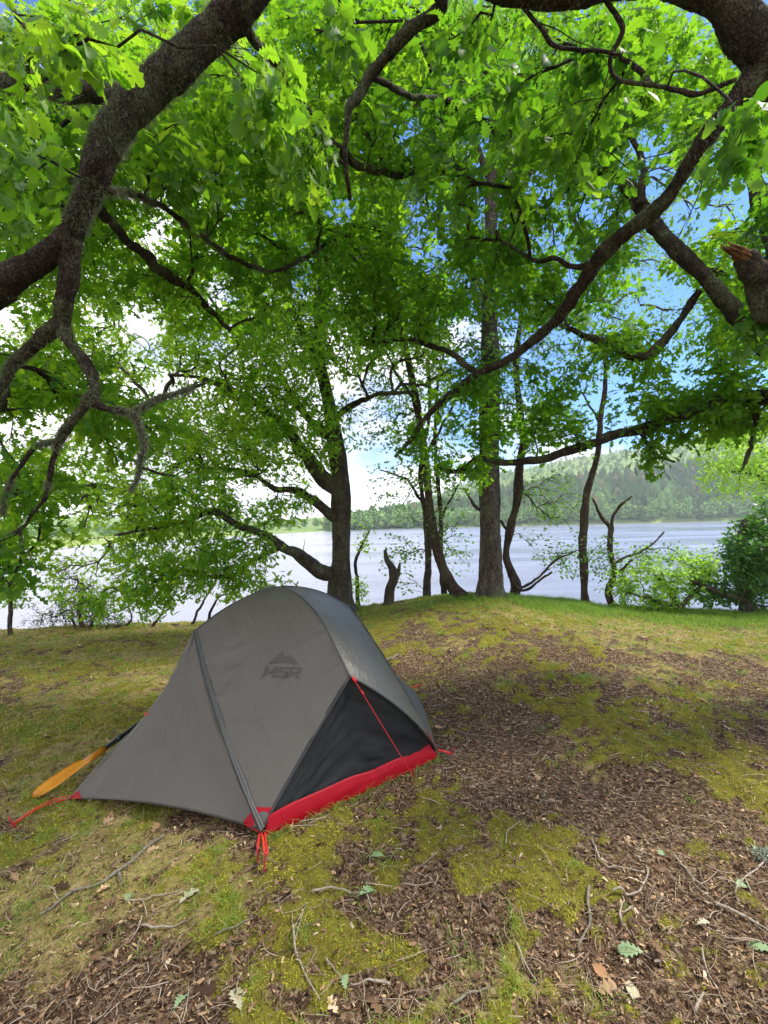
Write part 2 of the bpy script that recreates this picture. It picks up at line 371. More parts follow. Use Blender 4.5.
# water
m, nt, out = newmat('lake_water')
tc = nd(nt, 'TexCoord').outputs['Object']
n = noise(nt, 2.2, 6, .65, tc, (.6, 1.6, 1)); n2 = noise(nt, .06, 5, .6, tc, (.25, 1.8, 1)); n3 = noise(nt, .5, 4, .6, tc, (.3, 1.2, 1))
rr = ramp(nt, n2, [(.4, (.10, .10, .10)), (.62, (.34, .34, .34))])
principled(nt, out, mixc(nt, n2, (.21, .22, .27), (.31, .32, .365)), rr, mth(nt, 'ADD', n, mth(nt, 'MULTIPLY', n3, .6)), .45, .14, .9)  # pale streaked base colour stands in for bright sky reflected on the water
M['water'] = m
# hill
m, nt, out = newmat('hill_cover')
tc = nd(nt, 'TexCoord').outputs['Object']
n = noise(nt, .05, 6, .7, tc); n2 = noise(nt, .25, 5, .7, tc)
c = mixc(nt, n2, ramp(nt, n, [(.35, (.14, .21, .06)), (.5, (.23, .33, .09)), (.7, (.33, .42, .14))]), (.15, .21, .065))
principled(nt, out, c, 1., spec=.05); M['hill'] = m
m, nt, out = newmat('meadow_grass'); n = noise(nt, .2, 5, .7, nd(nt, 'TexCoord').outputs['Object'])
principled(nt, out, ramp(nt, n, [(.3, (.20, .27, .07)), (.7, (.34, .38, .12))]), 1., spec=.05); M['meadow'] = m
M['conifer'] = tint_mat('distant_tree_cover', [(0, (.05, .085, .035)), (.35, (.09, .16, .05)), (.6, (.17, .30, .08)), (.85, (.24, .38, .10)), (1, (.20, .14, .08))], 1., spec=.03)

# ------------------------------------------------------------------ ground sheet
def axis(lo, hi, step, out_lo, out_hi, g=1.25):
    a = list(np.arange(lo, hi+step/2, step)); s = step; v = lo; L = []
    while v > out_lo: s *= g; v -= s; L.append(v)
    s = step; v = a[-1]; R_ = []
    while v < out_hi: s *= g; v += s; R_.append(v)
    return np.array(L[::-1]+a+R_)
xs = axis(-7.5, 7.5, .035, -2000, 2000); ys = axis(.7, 10., .033, -250, 1500)
X, Y = np.meshgrid(xs, ys); Z = H(X.ravel(), Y.ravel())
mo, gr, so = masks(X.ravel(), Y.ravel())
nx, ny = len(xs), len(ys)
i = (np.arange(ny-1)[:, None]*nx+np.arange(nx-1)[None]).ravel()
mesh_np('ground', np.stack([X.ravel(), Y.ravel(), Z], 1), np.stack([i, i+1, i+nx+1, i+nx], 1), M['ground'], attrs={'moss': mo, 'grass': gr})
bpy.data.objects['ground']['kind'] = 'structure'
# water
w = mesh_np('lake_water', np.array([(-2000, 9, WATER), (2000, 9, WATER), (2000, 1450, WATER), (-2000, 1450, WATER)]), np.array([[0, 1, 2, 3]]), M['water'], smooth=False)
w['kind'] = 'structure'

# ------------------------------------------------------------------ far shore and hill (polar sheet of real terrain)
def ridge(px):
    return np.interp(px, [-1500, -300, 60, 130, 250, 360, 420, 470, 520, 560, 620, 700, 780, 1000, 1600], [14, 14, 16, 12, 7, 12, 22, 40, 52, 60, 68, 80, 90, 96, 30])
def shore(px):
    return np.interp(px, [-1500, -200, 60, 130, 250, 330, 400, 560, 700, 1600], [70, 75, 85, 110, 170, 250, 300, 330, 340, 330])
def hill_h(px, d):
    s = shore(px); r = 780.
    t = np.clip((d-s)/(r-s), 0, 1.6)
    flat = sstep(200, 400, px)
    e = ridge(px)/F*r
    up = np.where(t < 1, t**(1.25-.3*flat)*(1.15-.15*t), 1-.25*(t-1))
    h = e*up*(flat+(1-flat)*sstep(.35, 1., t))
    h = h+.6*sstep(0, .02, t)+1.2*fbm(px*.02, d*.02, seed=71, o=3)*sstep(.02, .2, t)+3*fbm(px*.008, d*.006, seed=72, o=2)*sstep(.1, .5, t)
    return WATER-.8+h+.6*sstep(0, .01, t)
pxs = np.linspace(-1400, 1600, 300); ts = np.concatenate([np.linspace(-.02, .1, 14), np.linspace(.12, 1.6, 60)])
PX, TT = np.meshgrid(pxs, ts); DD = shore(PX)+(780-shore(PX))*TT
Zh = hill_h(PX, DD); a = len(pxs); b = len(ts)
i = (np.arange(b-1)[:, None]*a+np.arange(a-1)[None]).ravel()
Q = np.stack([i, i+1, i+a+1, i+a], 1)
Vh = np.stack([((PX-384)/F*DD).ravel(), DD.ravel(), Zh.ravel()], 1)
hl = mesh_np('hill', Vh, Q, M['hill']); hl['kind'] = 'structure'
bpx = PX.ravel()[Q[:, 0]]; btt = TT.ravel()[Q[:, 0]]
hl.data.materials.append(M['meadow'])
mi = ((bpx < 230) & (btt < .12)).astype(np.int32); hl.data.polygons.foreach_set('material_index', mi)

def conifer(h, r, k):
    V = []; T = []; tiers = 6; seg = 7
    for t in range(tiers):
        z0 = h*(.08+.80*t/tiers); z1 = min(h, z0+h*.30); rr = r*(1-t/tiers)**.8+.12
        n0 = len(V)
        for s in range(seg*2):
            a = s*PI/seg+t; q = rr*(1. if s % 2 else .62)*(.8+.4*rnd.random())
            V.append((q*math.cos(a), q*math.sin(a), z0-(.05*h if s % 2 else 0)))
        V.append((0, 0, z1)); ap = len(V)-1
        for s in range(seg*2): T.append((n0+s, n0+(s+1) % (seg*2), ap))
    return np.array(V), np.array(T)
def broad(h, r, k):
    V = []; T = []
    for c in range(9):
        cx, cy, cz = rnd.uniform(-.5, .5)*r, rnd.uniform(-.5, .5)*r, h*rnd.uniform(.3, .85)
        rr = r*rnd.uniform(.35, .6)*(1.15-.5*cz/h); n0 = len(V)
        for q in range(18):
            u = rnd.uniform(-1, 1); a = rnd.uniform(0, 2*PI); s = math.sqrt(1-u*u)
            p = np.array([s*math.cos(a), s*math.sin(a), u])*rr*rnd.uniform(.8, 1.15)
            t1 = np.cross(p, [rnd.random(), rnd.random(), .5]); t1 /= np.linalg.norm(t1)+1e-6; t2 = np.cross(p/rr, t1)
            sz = rr*.34; m_ = np.array([cx, cy, cz])+p; b0 = len(V)
            V += [m_+t1*sz, m_+t2*sz, m_-t1*sz, m_-t2*sz]; T += [(b0, b0+1, b0+2), (b0, b0+2, b0+3)]
    return np.array(V), np.array(T)
cv = [conifer(1, .24, k) for k in range(6)]; bv = [broad(1, .42, k) for k in range(6)]
fr = Acc()
def plant_far(px, d, h, kind, tn):
    x = (px-384)/F*d; z = float(hill_h(np.array([px]), np.array([d]))[0])-.3
    V, T = (cv if kind == 0 else bv)[rnd.randrange(6)]
    an = rnd.uniform(0, 2*PI); c_, s_ = math.cos(an), math.sin(an)
    W = np.stack([(V[:, 0]*c_-V[:, 1]*s_)*h, (V[:, 0]*s_+V[:, 1]*c_)*h, V[:, 2]*h], 1)
    fr.add(W+np.array([x, d, z]), None, T, tn)
for _ in range(3300):
    px = rnd.uniform(330, 1150); s = float(shore(px)); q = rnd.random()**1.5
    d = s+4+q*150*min(1, max(.12, (px-340)/160))
    cn = float(vnoise(np.array([px*.03]), np.array([d*.02]), seed=90)[0])
    if d < s+26 and rnd.random() < .75: plant_far(px, d, rnd.uniform(8, 13), 1, rnd.uniform(.5, .8))
    else:
        tn = .12+.25*rnd.random()+.3*max(0, cn)
        if rnd.random() < .06: tn = .97
        if rnd.random() < .2: plant_far(px, d, rnd.uniform(7, 11), 1, rnd.uniform(.5, .8))
        else: plant_far(px, d, rnd.uniform(9, 16)*(1 if d > s+20 else .8), 0, tn)
for _ in range(3000):   # young plantation and scrub higher on the hill
    px = rnd.uniform(380, 1150); d = rnd.uniform(float(shore(px))+150, 800)
    plant_far(px, d, rnd.uniform(2, 5) if rnd.random() < .8 else rnd.uniform(6, 10), 1 if rnd.random() < .6 else 0, rnd.uniform(.45, .85))
for _ in range(500):
    px = rnd.uniform(-500, 340); s = float(shore(px)); d = s+rnd.uniform(60, 260)
    plant_far(px, d, rnd.uniform(4, 8), 1, rnd.uniform(.4, .8))
fo = fr.build('hillside_forest', M['conifer'], smooth=False)
tag(fo, 'mixed conifer and broadleaf forest covering the hill across the lake', 'forest', kind='stuff')

# ------------------------------------------------------------------ leaves
def leaf_tpl(st, fold=.10, bend=.22, pet=0.):
    V = []; UVs = []
    for (t, w_) in st:
        zc = -bend*t*t
        for s in (-1, 0, 1):
            V.append((s*w_, t+pet, zc+abs(s)*w_*fold*3*(1 if w_ > .05 else 0))); UVs.append((s*w_, t))
    n = len(st); Q = []
    for i in range(n-1):
        b = i*3; Q += [(b, b+1, b+4, b+3), (b+1, b+2, b+5, b+4)]
    return np.array(V), np.array(Q), np.array(UVs)
OAK = leaf_tpl([(0, .012), (.10, .04), (.17, .13), (.24, .07), (.35, .21), (.43, .12), (.55, .30), (.635, .17), (.75, .29), (.84, .17), (.93, .17), (1, .05)])
OAKM = leaf_tpl([(0, .02), (.20, .15), (.31, .06), (.50, .30), (.62, .11), (.80, .28), (.90, .12), (1, .05)])
SML = leaf_tpl([(0, .02), (.3, .28), (.65, .26), (1, .02)], .08, .15)
def norm(v): return v/(np.linalg.norm(v, axis=-1, keepdims=True)+1e-9)
def leaf_mesh(name, pos, ax, nrm, size, tint, tpl, mat, parent):
    TV, TQ, TU = tpl
    ax = norm(ax); side = norm(np.cross(ax, nrm)); up = np.cross(side, ax)
    n = len(pos); k = len(TV)
    jit = 1+.18*RS.randn(n, 1)
    bendj = (1+.8*RS.randn(n))[:, None]
    V = pos[:, None]+size[:, None, None]*(side[:, None]*(TV[None, :, 0:1]*jit[:, :, None])+ax[:, None]*TV[None, :, 1:2]+up[:, None]*(TV[None, :, 2]*bendj)[:, :, None])
    Q = (TQ[None]+(np.arange(n)*k)[:, None, None]).reshape(-1, 4)
    return mesh_np(name, V.reshape(-1, 3), Q, mat, parent, attrs={'tint': np.repeat(tint, k)}, uv=np.tile(TU, (n, 1)))

class Tree:
    def __init__(s, name, base, label, cat='tree', group=None, bark='oak_bark', seg=14):
        s.root = empty(name, base, label, cat, group); s.bark = M[bark]; s.nodes = []; s.nr = []; s.seg = seg; s.name = name; s.seed = len(label)
        s.twP = []; s.limbs = []
    def limb(s, pts, name='limb', rough=.16, step=None, seg=None, world=False, mat=None, gnarl=0.):
        if world: W = [p[:3] for p in pts]; R_ = [p[3] for p in pts]
        else: W = [P(p[0], p[1], p[2]) for p in pts]; R_ = [p[3]*.5*p[2]/F for p in pts]
        rmax = max(R_); st = step or max(.025, rmax*.45)
        C, R2 = spline(W, R_, st)
        if gnarl:
            w_ = np.sin(np.linspace(0, PI, len(C)))
            for k in range(3): C[:, k] += gnarl*w_*fbm(C[:, 0]*2.2+k*9, C[:, 1]*2.2, C[:, 2]*2.2, seed=s.seed+k, o=3)
        if len(C) > 6:
            fq = 1/(max(.03, rmax)*5.5); am = np.clip(R2*1.6, .006, .05)*np.sin(np.linspace(0, PI, len(C)))**.4
            if name != 'trunk' or world is False and rmax < .12:
                for k in range(3): C[:, k] += am*fbm(C[:, 0]*fq+k*7, C[:, 1]*fq, C[:, 2]*fq, seed=s.seed+40+k, o=3)
            R2 = R2*(1+.34*fbm(C[:, 0]*fq*2, C[:, 1]*fq*2, C[:, 2]*fq*2, seed=s.seed+50, o=2))
        sg = seg or (s.seg if rmax > .03 else 7)
        V, Q, T = tube(C, R2, sg, rough, 3.5/max(.12, rmax*3), s.seed)
        a = Acc(); a.add(V, Q, T); o = a.build(name, mat or s.bark, s.root)
        k = max(1, int(.12/st)); s.nodes += list(C[::k]); s.nr += list(R2[::k]); s.limbs.append((C, R2))
        return o
    def grow(s, centers, r0=.0024, steps=.22, wig=.25, maxr=.03, sag=.06):
        nodes = np.array(s.nodes); base_n = len(nodes); cen = np.asarray(centers)
        dmin = np.array([np.min(((nodes-c)**2).sum(1)) for c in cen]); order = np.argsort(dmin)
        cap = base_n+len(cen)*14; A = np.zeros((cap, 3)); A[:base_n] = nodes; par = np.full(cap, -1); cnt = np.zeros(cap); kid = np.zeros(cap); n = base_n
        chains = []; tips = np.zeros((len(cen), 3))
        for ci in order:
            c = cen[ci]; dd = ((A[:n]-c)**2).sum(1); j = int(np.argmin(dd+kid[:n]**2*.03)); L = math.sqrt(dd[j])
            # step back towards the root so that twigs leave at an acute angle
            if par[j] >= 0 and L < .5: j = par[j]
            kid[j] += 1
            p0 = A[j]; k = int(min(12, max(2, round(L/steps)+1))); prev = j; ch = [j]
            bend = RS.randn(3)*wig*L*.35; bend[2] += abs(L)*.12
            for q in range(1, k+1):
                t = q/k; pt = p0*(1-t)+c*t+bend*math.sin(PI*t)+(RS.randn(3)*.022*min(1, L*2) if q < k else 0); pt[2] -= sag*0
                if n >= cap: break
                A[n] = pt; par[n] = prev; prev = n; ch.append(n); n += 1
            chains.append(ch); tips[ci] = norm(A[ch[-1]]-A[ch[-2]])
            q = prev
            while q >= 0: cnt[q] += 1; q = par[q]
        comp = {}; acc = Acc(); accs = {}
        for ch in chains:
            rt = comp.get(ch[0], ch[0])
            for q in ch[1:]: comp[q] = rt
            acc = accs.setdefault(rt, Acc())
            idx = np.array(ch); pts = A[idx]; r = np.clip(r0*cnt[idx]**.48, r0, maxr); r[0] = r[1]
            r[-1] = r0*.6
            if len(pts) > 2: pts, r = spline(pts, r, .10 if r.max() > .008 else .3)
            V, Q, T = tube(pts, r, 7 if r.max() > .012 else (5 if r.max() > .006 else 4), cap=False); acc.add(V, Q)
        if len(accs) <= 60:
            for a_ in accs.values(): a_.build('branch', s.bark, s.root)
        else:
            big = Acc()
            for a_ in accs.values():
                for V_, A_ in zip([np.concatenate(a_.V)], [0]): big.add(V_, np.concatenate(a_.Q))
            big.build('twigs', s.bark, s.root)
        return cen, tips
    def spurs(s, n, L=.35, r=.004, idx=None):
        for _ in range(n):
            C, R2 = s.limbs[rnd.choice(idx) if idx else rnd.randrange(1, len(s.limbs))]
            i = rnd.randrange(len(C)//6, len(C)-1); T = norm(C[min(i+1, len(C)-1)]-C[i-1])
            d = RS.randn(3); d = norm(d-T*np.dot(d, T)+T*.5); l = L*(.3+rnd.random()); r_ = min(r*(.5+rnd.random()), R2[i]*.6)
            p = [C[i]]
            for q in range(4):
                d = norm(d+RS.randn(3)*.28+np.array([0, 0, .04])); p.append(p[-1]+d*l/4)
            c, rr = spline(p, [r_, r_*.8, r_*.65, r_*.45, r_*.2], .04); V, Q, T_ = tube(c, rr, 5, cap=False); a = Acc(); a.add(V, Q)
            if rnd.random() < .7:
                j = len(c)//2; e = norm(d+RS.randn(3)*.6); c2 = [c[j], c[j]+e*l*.2, c[j]+norm(e+RS.randn(3)*.3)*l*.38]; V, Q, T_ = tube(np.array(c2), [r_*.5, r_*.35, r_*.15], 4, cap=False); a.add(V, Q)
            a.build('spur', s.bark, s.root)
    def leaves(s, cen, tips, tpl, mat, size, per=10, spread=.10, flat=.55, name='crown', droop=.25, tb=.5, tv=.25):
        n = len(cen)*per
        c = np.repeat(cen, per, 0); tp = np.repeat(tips, per, 0)
        ang = RS.rand(n)*2*PI
        hd = np.stack([np.cos(ang), np.sin(ang), RS.randn(n)*.3-droop], 1)
        ax = norm(hd+tp*.6)
        pos = c-tp*(RS.rand(n, 1)*spread*1.3)+RS.randn(n, 3)*spread*.55
        nr = norm(np.stack([np.zeros(n), np.zeros(n), np.ones(n)], 1)*flat+RS.randn(n, 3)*.42)
        ctint = np.repeat(np.clip(tb+tv*fbm(cen[:, 0]*1.3, cen[:, 1]*1.3, cen[:, 2]*1.3, seed=5, o=2)*1.6+RS.randn(len(cen))*.08, 0, 1), per)
        tint = np.clip(ctint+RS.randn(n)*.13, 0, 1)
        sz = size*(.6+.55*RS.rand(n))
        return leaf_mesh(name, pos, ax, nr, sz, tint, tpl, M[mat], s.root)
def cloud(blobs):
    out = []
    for (px, py, rx, ry, d, dr, n) in blobs:
        v = norm(RS.randn(int(n), 3))*(RS.rand(int(n), 1)**(1/2.4))
        for a in v:
            dd = d+a[2]*dr
            out.append(P(px+a[0]*rx, py+a[1]*ry, dd))
    return np.array(out)
def carve(cen, holes, p=.85):
    """thin the sprays where the crown has a gap (holes are balls in the crown)"""
    keep = np.ones(len(cen), bool)
    d = cen[:, 1]; px = 384+cen[:, 0]/d*F; py = HOR-(cen[:, 2]-EYE)/d*F
    for (hx, hy, rx, ry) in holes:
        q = ((px-hx)/rx)**2+((py-hy)/ry)**2 < 1
        keep &= ~(q & (RS.rand(len(cen)) < p))
    return cen[keep]
GAPS = [(615, 405, 42, 42), (405, 375, 24, 30), (655, 170, 26, 40), (600, 210, 20, 25), (430, 235, 28, 45), (560, 350, 30, 30), (680, 330, 40, 40), (740, 170, 20, 20), (495, 180, 14, 70), (420, 120, 22, 22),
        (400, 30, 26, 20), (160, 235, 16, 20), (85, 15, 12, 14), (148, 320, 22, 24), (40, 420, 40, 18), (225, 290, 18, 18), (345, 210, 20, 14), (380, 490, 30, 40), (560, 250, 26, 22), (260, 490, 30, 14),
        (700, 225, 30, 26), (545, 190, 26, 24), (620, 110, 18, 22), (470, 330, 24, 18), (690, 380, 30, 20), (520, 400, 26, 20), (660, 290, 26, 20)]

# ---- oak behind the tent
bx = P(340, 604, 8.3)
A = Tree('oak_tree', (bx[0], bx[1], Hs(bx[0], bx[1])), 'stout oak with spreading limbs growing on the bank directly behind the tent', 'tree', 'trees along the lake bank', seg=22)
A.limb([(342, 616, 8.3, 39.6), (340, 600, 8.3, 27.9), (341, 560, 8.3, 24.3), (341, 520, 8.3, 22.5), (340, 480, 8.3, 20.7), (336, 445, 8.3, 18.0), (328, 400, 8.2, 14.4), (318, 350, 8.1, 10.8), (322, 290, 8.1, 8.1), (312, 230, 8, 6.3), (318, 170, 8, 3.6)], 'trunk', .13, .06)
A.limb([(338, 575, 8.3, 16), (322, 572, 8.2, 15), (300, 556, 8.0, 13), (280, 545, 7.8, 11), (262, 533, 7.6, 9), (240, 524, 7.4, 8), (215, 514, 7.2, 6), (185, 520, 7.0, 5), (150, 528, 6.8, 4), (115, 535, 6.6, 2.5)], gnarl=.1)
A.limb([(282, 546, 7.8, 6), (262, 556, 7.7, 5), (240, 572, 7.6, 5), (215, 578, 7.4, 4), (180, 572, 7.3, 3), (140, 590, 7.2, 2)], gnarl=.1)
A.limb([(338, 520, 8.3, 12), (326, 512, 8.2, 10), (310, 498, 8.1, 8), (290, 488, 8., 7), (268, 483, 7.8, 5), (240, 470, 7.7, 4), (205, 468, 7.6, 3)], gnarl=.1)
A.limb([(338, 490, 8.3, 18), (320, 478, 8.2, 15), (305, 458, 8.1, 12), (290, 435, 8., 10), (270, 412, 7.8, 8), (245, 395, 7.6, 6), (210, 380, 7.4, 4), (170, 375, 7.2, 3)], gnarl=.12)
A.limb([(334, 440, 8.3, 11), (315, 425, 8.4, 8), (295, 400, 8.6, 7), (275, 370, 8.8, 5), (250, 330, 8.9, 4), (240, 290, 9, 3)], gnarl=.1)
A.limb([(330, 425, 8.2, 8), (350, 405, 7.9, 6), (375, 395, 7.6, 5), (410, 392, 7.3, 3)], gnarl=.1)
A.limb([(320, 360, 8.1, 8), (300, 320, 7.8, 6), (275, 280, 7.5, 5), (255, 250, 7.2, 4), (220, 235, 7, 3)], gnarl=.1)
A.limb([(322, 300, 8.1, 7), (345, 260, 7.8, 5), (365, 215, 7.5, 4), (375, 160, 7.3, 3)], gnarl=.1)
cA = cloud([(270, 330, 130, 70, 8, 1.6, 820), (240, 430, 120, 55, 7.8, 1.4, 620), (170, 500, 90, 40, 7.2, 1.0, 270), (260, 505, 60, 26, 7.8, .7, 120), (190, 560, 95, 34, 7.2, .8, 250), (130, 600, 80, 24, 7.2, .6, 95), (240, 585, 60, 20, 7.6, .5, 40), (60, 560, 60, 40, 8.2, .6, 50),
            (320, 220, 110, 70, 8, 1.6, 620), (300, 120, 110, 60, 8, 1.8, 520), (420, 330, 60, 70, 8, 1.2, 260), (60, 400, 90, 90, 8.5, 1.5, 380), (60, 490, 70, 40, 8.3, 1.2, 110), (120, 300, 100, 90, 9, 1.5, 420), (130, 150, 130, 110, 9.5, 1.5, 520), (150, 30, 160, 60, 9.5, 1.5, 300)])
cA = np.vstack([cA, cloud([(250, 250, 230, 150, 9.2, 1.5, 380), (180, 450, 180, 80, 8.8, 1.2, 110)])]); cA = carve(cA, GAPS)
c_, t_ = A.grow(cA, .0035, .3, .22, .035)
A.leaves(c_, t_, OAKM, 'oak_bank', .105, 13, .15, flat=.55, tb=.72)

A.spurs(24, .6, .007)
# ---- tall tree with thick straight trunk
bx = P(490, 604, 8.0)
B = Tree('birch_tree', (bx[0], bx[1], Hs(bx[0], bx[1])), 'tallest thick upright trunk with rough grey bark right of the leaning stem', 'tree', 'trees along the lake bank', 'birch_bark', 22)
B.limb([(491, 614, 8., 42.3), (491, 600, 8., 33.3), (490, 580, 8., 24.9), (490, 540, 8., 22.7), (489, 490, 8., 20.4), (489, 430, 8., 18.2), (490, 360, 8., 15.8), (489, 300, 8., 13.6), (491, 220, 8, 11.3), (494, 130, 8, 9.1), (496, 40, 8, 6.8), (500, -60, 8, 3.8)], 'trunk', .16, .06)
B.limb([(491, 250, 8, 8), (510, 215, 8.2, 6), (535, 170, 8.4, 5), (560, 110, 8.6, 4), (580, 50, 8.7, 3)], gnarl=.1)
B.limb([(493, 130, 8, 8), (505, 90, 8, 6), (515, 40, 8, 5), (520, -20, 8, 3)], gnarl=.05)
B.limb([(489, 300, 8, 7), (470, 270, 8.3, 5), (445, 240, 8.5, 4), (425, 200, 8.6, 3)], gnarl=.1)
B.limb([(490, 180, 8, 7), (470, 130, 7.8, 5), (455, 70, 7.7, 4), (440, 10, 7.6, 3)], gnarl=.1)
B.limb([(489, 515, 8, 4), (478, 510, 8.1, 3), (470, 500, 8.1, 3), (466, 492, 8.1, 2), (462, 488, 8.1, 1.5)], gnarl=.03)
cB = cloud([(480, 60, 110, 90, 8.2, 1.6, 560), (560, 130, 70, 90, 8.6, 1.4, 300), (430, 190, 60, 80, 8.4, 1.3, 250), (500, 260, 60, 70, 8.4, 1.2, 220), (640, 60, 110, 80, 9, 1.4, 380), (380, 50, 120, 80, 9.5, 1.2, 300), (70, 60, 100, 90, 9.8, 1, 200), (690, 190, 90, 90, 9.5, 1.4, 200), (540, 330, 60, 50, 8.6, 1., 110)])
cB = carve(np.vstack([cB, cloud([(490, 390, 40, 40, 7.8, .4, 60), (545, 410, 50, 40, 8.2, .6, 90), (470, 330, 50, 50, 8, .6, 110), (480, 150, 160, 150, 9.5, 1.5, 700), (650, 300, 130, 120, 10, 1.2, 460), (400, 330, 60, 90, 9.2, 1, 160)])]), GAPS, .7)
c_, t_ = B.grow(cB, .003, .3, .22, .03)
B.leaves(c_, t_, SML, 'birch_leaf', .085, 15, .19)

# ---- slimmer trees on the bank
def slim(name, label, limbs, blobs, bark='bark_red', leaf='birch_leaf', per=9, size=.07, gn=.05, cat='tree', group='trees along the lake bank', spread=.13, tpl=SML, tb=.5):
    p0 = limbs[0][0]; b = P(p0[0], p0[1]-4, p0[2])
    t = Tree(name, (b[0], b[1], min(Hs(b[0], b[1]), b[2])), label, cat, group, bark, 12)
    for k, l in enumerate(limbs): t.limb(l, 'trunk' if k == 0 else 'limb', .14, .05, gnarl=0 if k == 0 else gn)
    if blobs:
        c, tt = t.grow(cloud(blobs), .0026, .25, .22, .02); t.leaves(c, tt, tpl, leaf, size, per, spread, tb=tb)
    return t
slim('leaning_tree', 'slender trunk leaning left from the foot of the thick grey trunk', [[(470, 606, 8.2, 22), (461, 597, 8.2, 15), (450, 583, 8.2, 12), (440, 560, 8.2, 11), (433, 530, 8.2, 10), (428, 490, 8.2, 9), (424, 450, 8.3, 8), (416, 400, 8.4, 7), (404, 340, 8.5, 6), (390, 275, 8.6, 5), (376, 210, 8.7, 4), (368, 140, 8.8, 3)],
     [(425, 455, 8.3, 4), (440, 430, 8.2, 3), (455, 400, 8.2, 2)], [(416, 400, 8.4, 4), (400, 380, 8.5, 3), (385, 350, 8.6, 2)]],
     [(390, 250, 40, 80, 8.6, .8, 120), (405, 400, 66, 70, 8.5, .8, 240), (415, 490, 50, 36, 8.5, .6, 50), (440, 520, 14, 50, 8.3, .4, 24)])
slim('alder_tree', 'thin dark upright stem left of the leaning trunk', [[(427, 608, 8.6, 10), (427, 590, 8.6, 7), (429, 560, 8.6, 6.5), (426, 520, 8.6, 6), (421, 485, 8.6, 5), (423, 450, 8.6, 4.5), (430, 410, 8.6, 3.5), (428, 360, 8.7, 3)],
     [(421, 500, 8.6, 3), (410, 482, 8.7, 2.5), (398, 476, 8.8, 1.8), (380, 470, 8.9, 1.2)]], [(400, 480, 40, 18, 8.7, .5, 26), (400, 560, 26, 36, 8.7, .4, 34)], 'oak_bark')
slim('alder_tree', 'thinnest pale stem standing just behind the leaning trunk', [[(446, 608, 9, 8), (444, 590, 9, 5.5), (440, 550, 9, 5), (441, 510, 9, 4.5), (437, 470, 9, 4), (435, 430, 9, 3.5), (438, 380, 9, 2.5)],
     [(441, 520, 9, 3), (450, 500, 9, 2), (458, 485, 9, 1.5)]], [(455, 470, 30, 24, 9, .5, 30), (455, 545, 22, 40, 9, .4, 34)])
slim('crooked_tree', 'crooked pale trunk kinked near its foot, right of the thick grey trunk', [[(516, 606, 8.5, 14), (514, 598, 8.5, 10), (516, 585, 8.5, 9), (511, 572, 8.5, 9), (506, 555, 8.5, 8), (510, 530, 8.5, 8), (517, 500, 8.5, 7.5), (519, 470, 8.5, 8), (523, 440, 8.5, 7), (520, 410, 8.6, 6), (516, 360, 8.6, 5), (524, 300, 8.7, 4)],
     [(509, 575, 8.5, 4), (520, 590, 8.3, 3), (535, 583, 8.1, 2.5), (552, 572, 7.9, 2)], [(512, 535, 8.5, 3), (500, 520, 8.6, 2.5), (492, 512, 8.7, 1.5)], [(518, 590, 8.4, 3), (540, 575, 8.2, 2.5), (560, 558, 8., 2), (585, 548, 7.9, 1.2)]],
     [(555, 500, 36, 30, 8.7, .6, 70), (560, 555, 40, 30, 8.6, .6, 44), (520, 380, 36, 50, 8.6, .6, 60)])
slim('slender_tree', 'slender bare trunk curving right near its top, beside the open water', [[(585, 618, 8.4, 11), (585, 608, 8.4, 8), (584, 570, 8.4, 7.5), (584, 530, 8.4, 7), (587, 495, 8.4, 6.5), (594, 470, 8.4, 6), (599, 450, 8.4, 5.5), (601, 420, 8.4, 5), (606, 380, 8.4, 4), (603, 340, 8.5, 3)],
     [(601, 425, 8.4, 3), (590, 405, 8.4, 2), (580, 390, 8.4, 1.5)]], [(600, 355, 28, 30, 8.4, .4, 26)])
slim('forked_tree', 'short forked stem with bare tips right of the slender trunk', [[(613, 620, 8.5, 9), (612, 608, 8.5, 7), (609, 590, 8.5, 6), (614, 570, 8.5, 5.5), (610, 550, 8.5, 5), (611, 530, 8.5, 4.5), (603, 520, 8.5, 3.5), (596, 505, 8.5, 3), (592, 498, 8.5, 2)],
     [(611, 535, 8.5, 4), (612, 520, 8.5, 3), (622, 505, 8.5, 2.5), (632, 496, 8.5, 1.5)], [(610, 575, 8.5, 4), (622, 570, 8.4, 3), (632, 560, 8.3, 2)], [(612, 565, 8.5, 2.5), (650, 545, 8.5, 2), (664, 532, 8.5, 1.5)]],
     [(650, 555, 40, 14, 8.5, .5, 44), (600, 560, 22, 30, 8.5, .4, 30)])
slim('dead_snag', 'short dark broken trunk ending in two jagged prongs', [[(388, 610, 8.3, 14), (389, 602, 8.3, 10), (390, 590, 8.3, 9), (394, 578, 8.3, 9), (392, 568, 8.3, 7), (387, 560, 8.3, 5), (385, 550, 8.3, 3)], [(394, 580, 8.3, 6), (398, 572, 8.3, 5), (400, 563, 8.3, 2)]], None, 'oak_bark', cat='dead tree')
slim('sapling', 'leafy young sapling squeezed between the stout oak and the snag', [[(358, 606, 8.8, 5), (358, 590, 8.8, 4), (356, 560, 8.8, 3.5), (362, 545, 8.8, 2.5), (370, 530, 8.8, 1.5)]], [(357, 590, 14, 14, 8.7, .3, 26), (362, 540, 14, 20, 8.7, .3, 14)], leaf='lime_leaf')
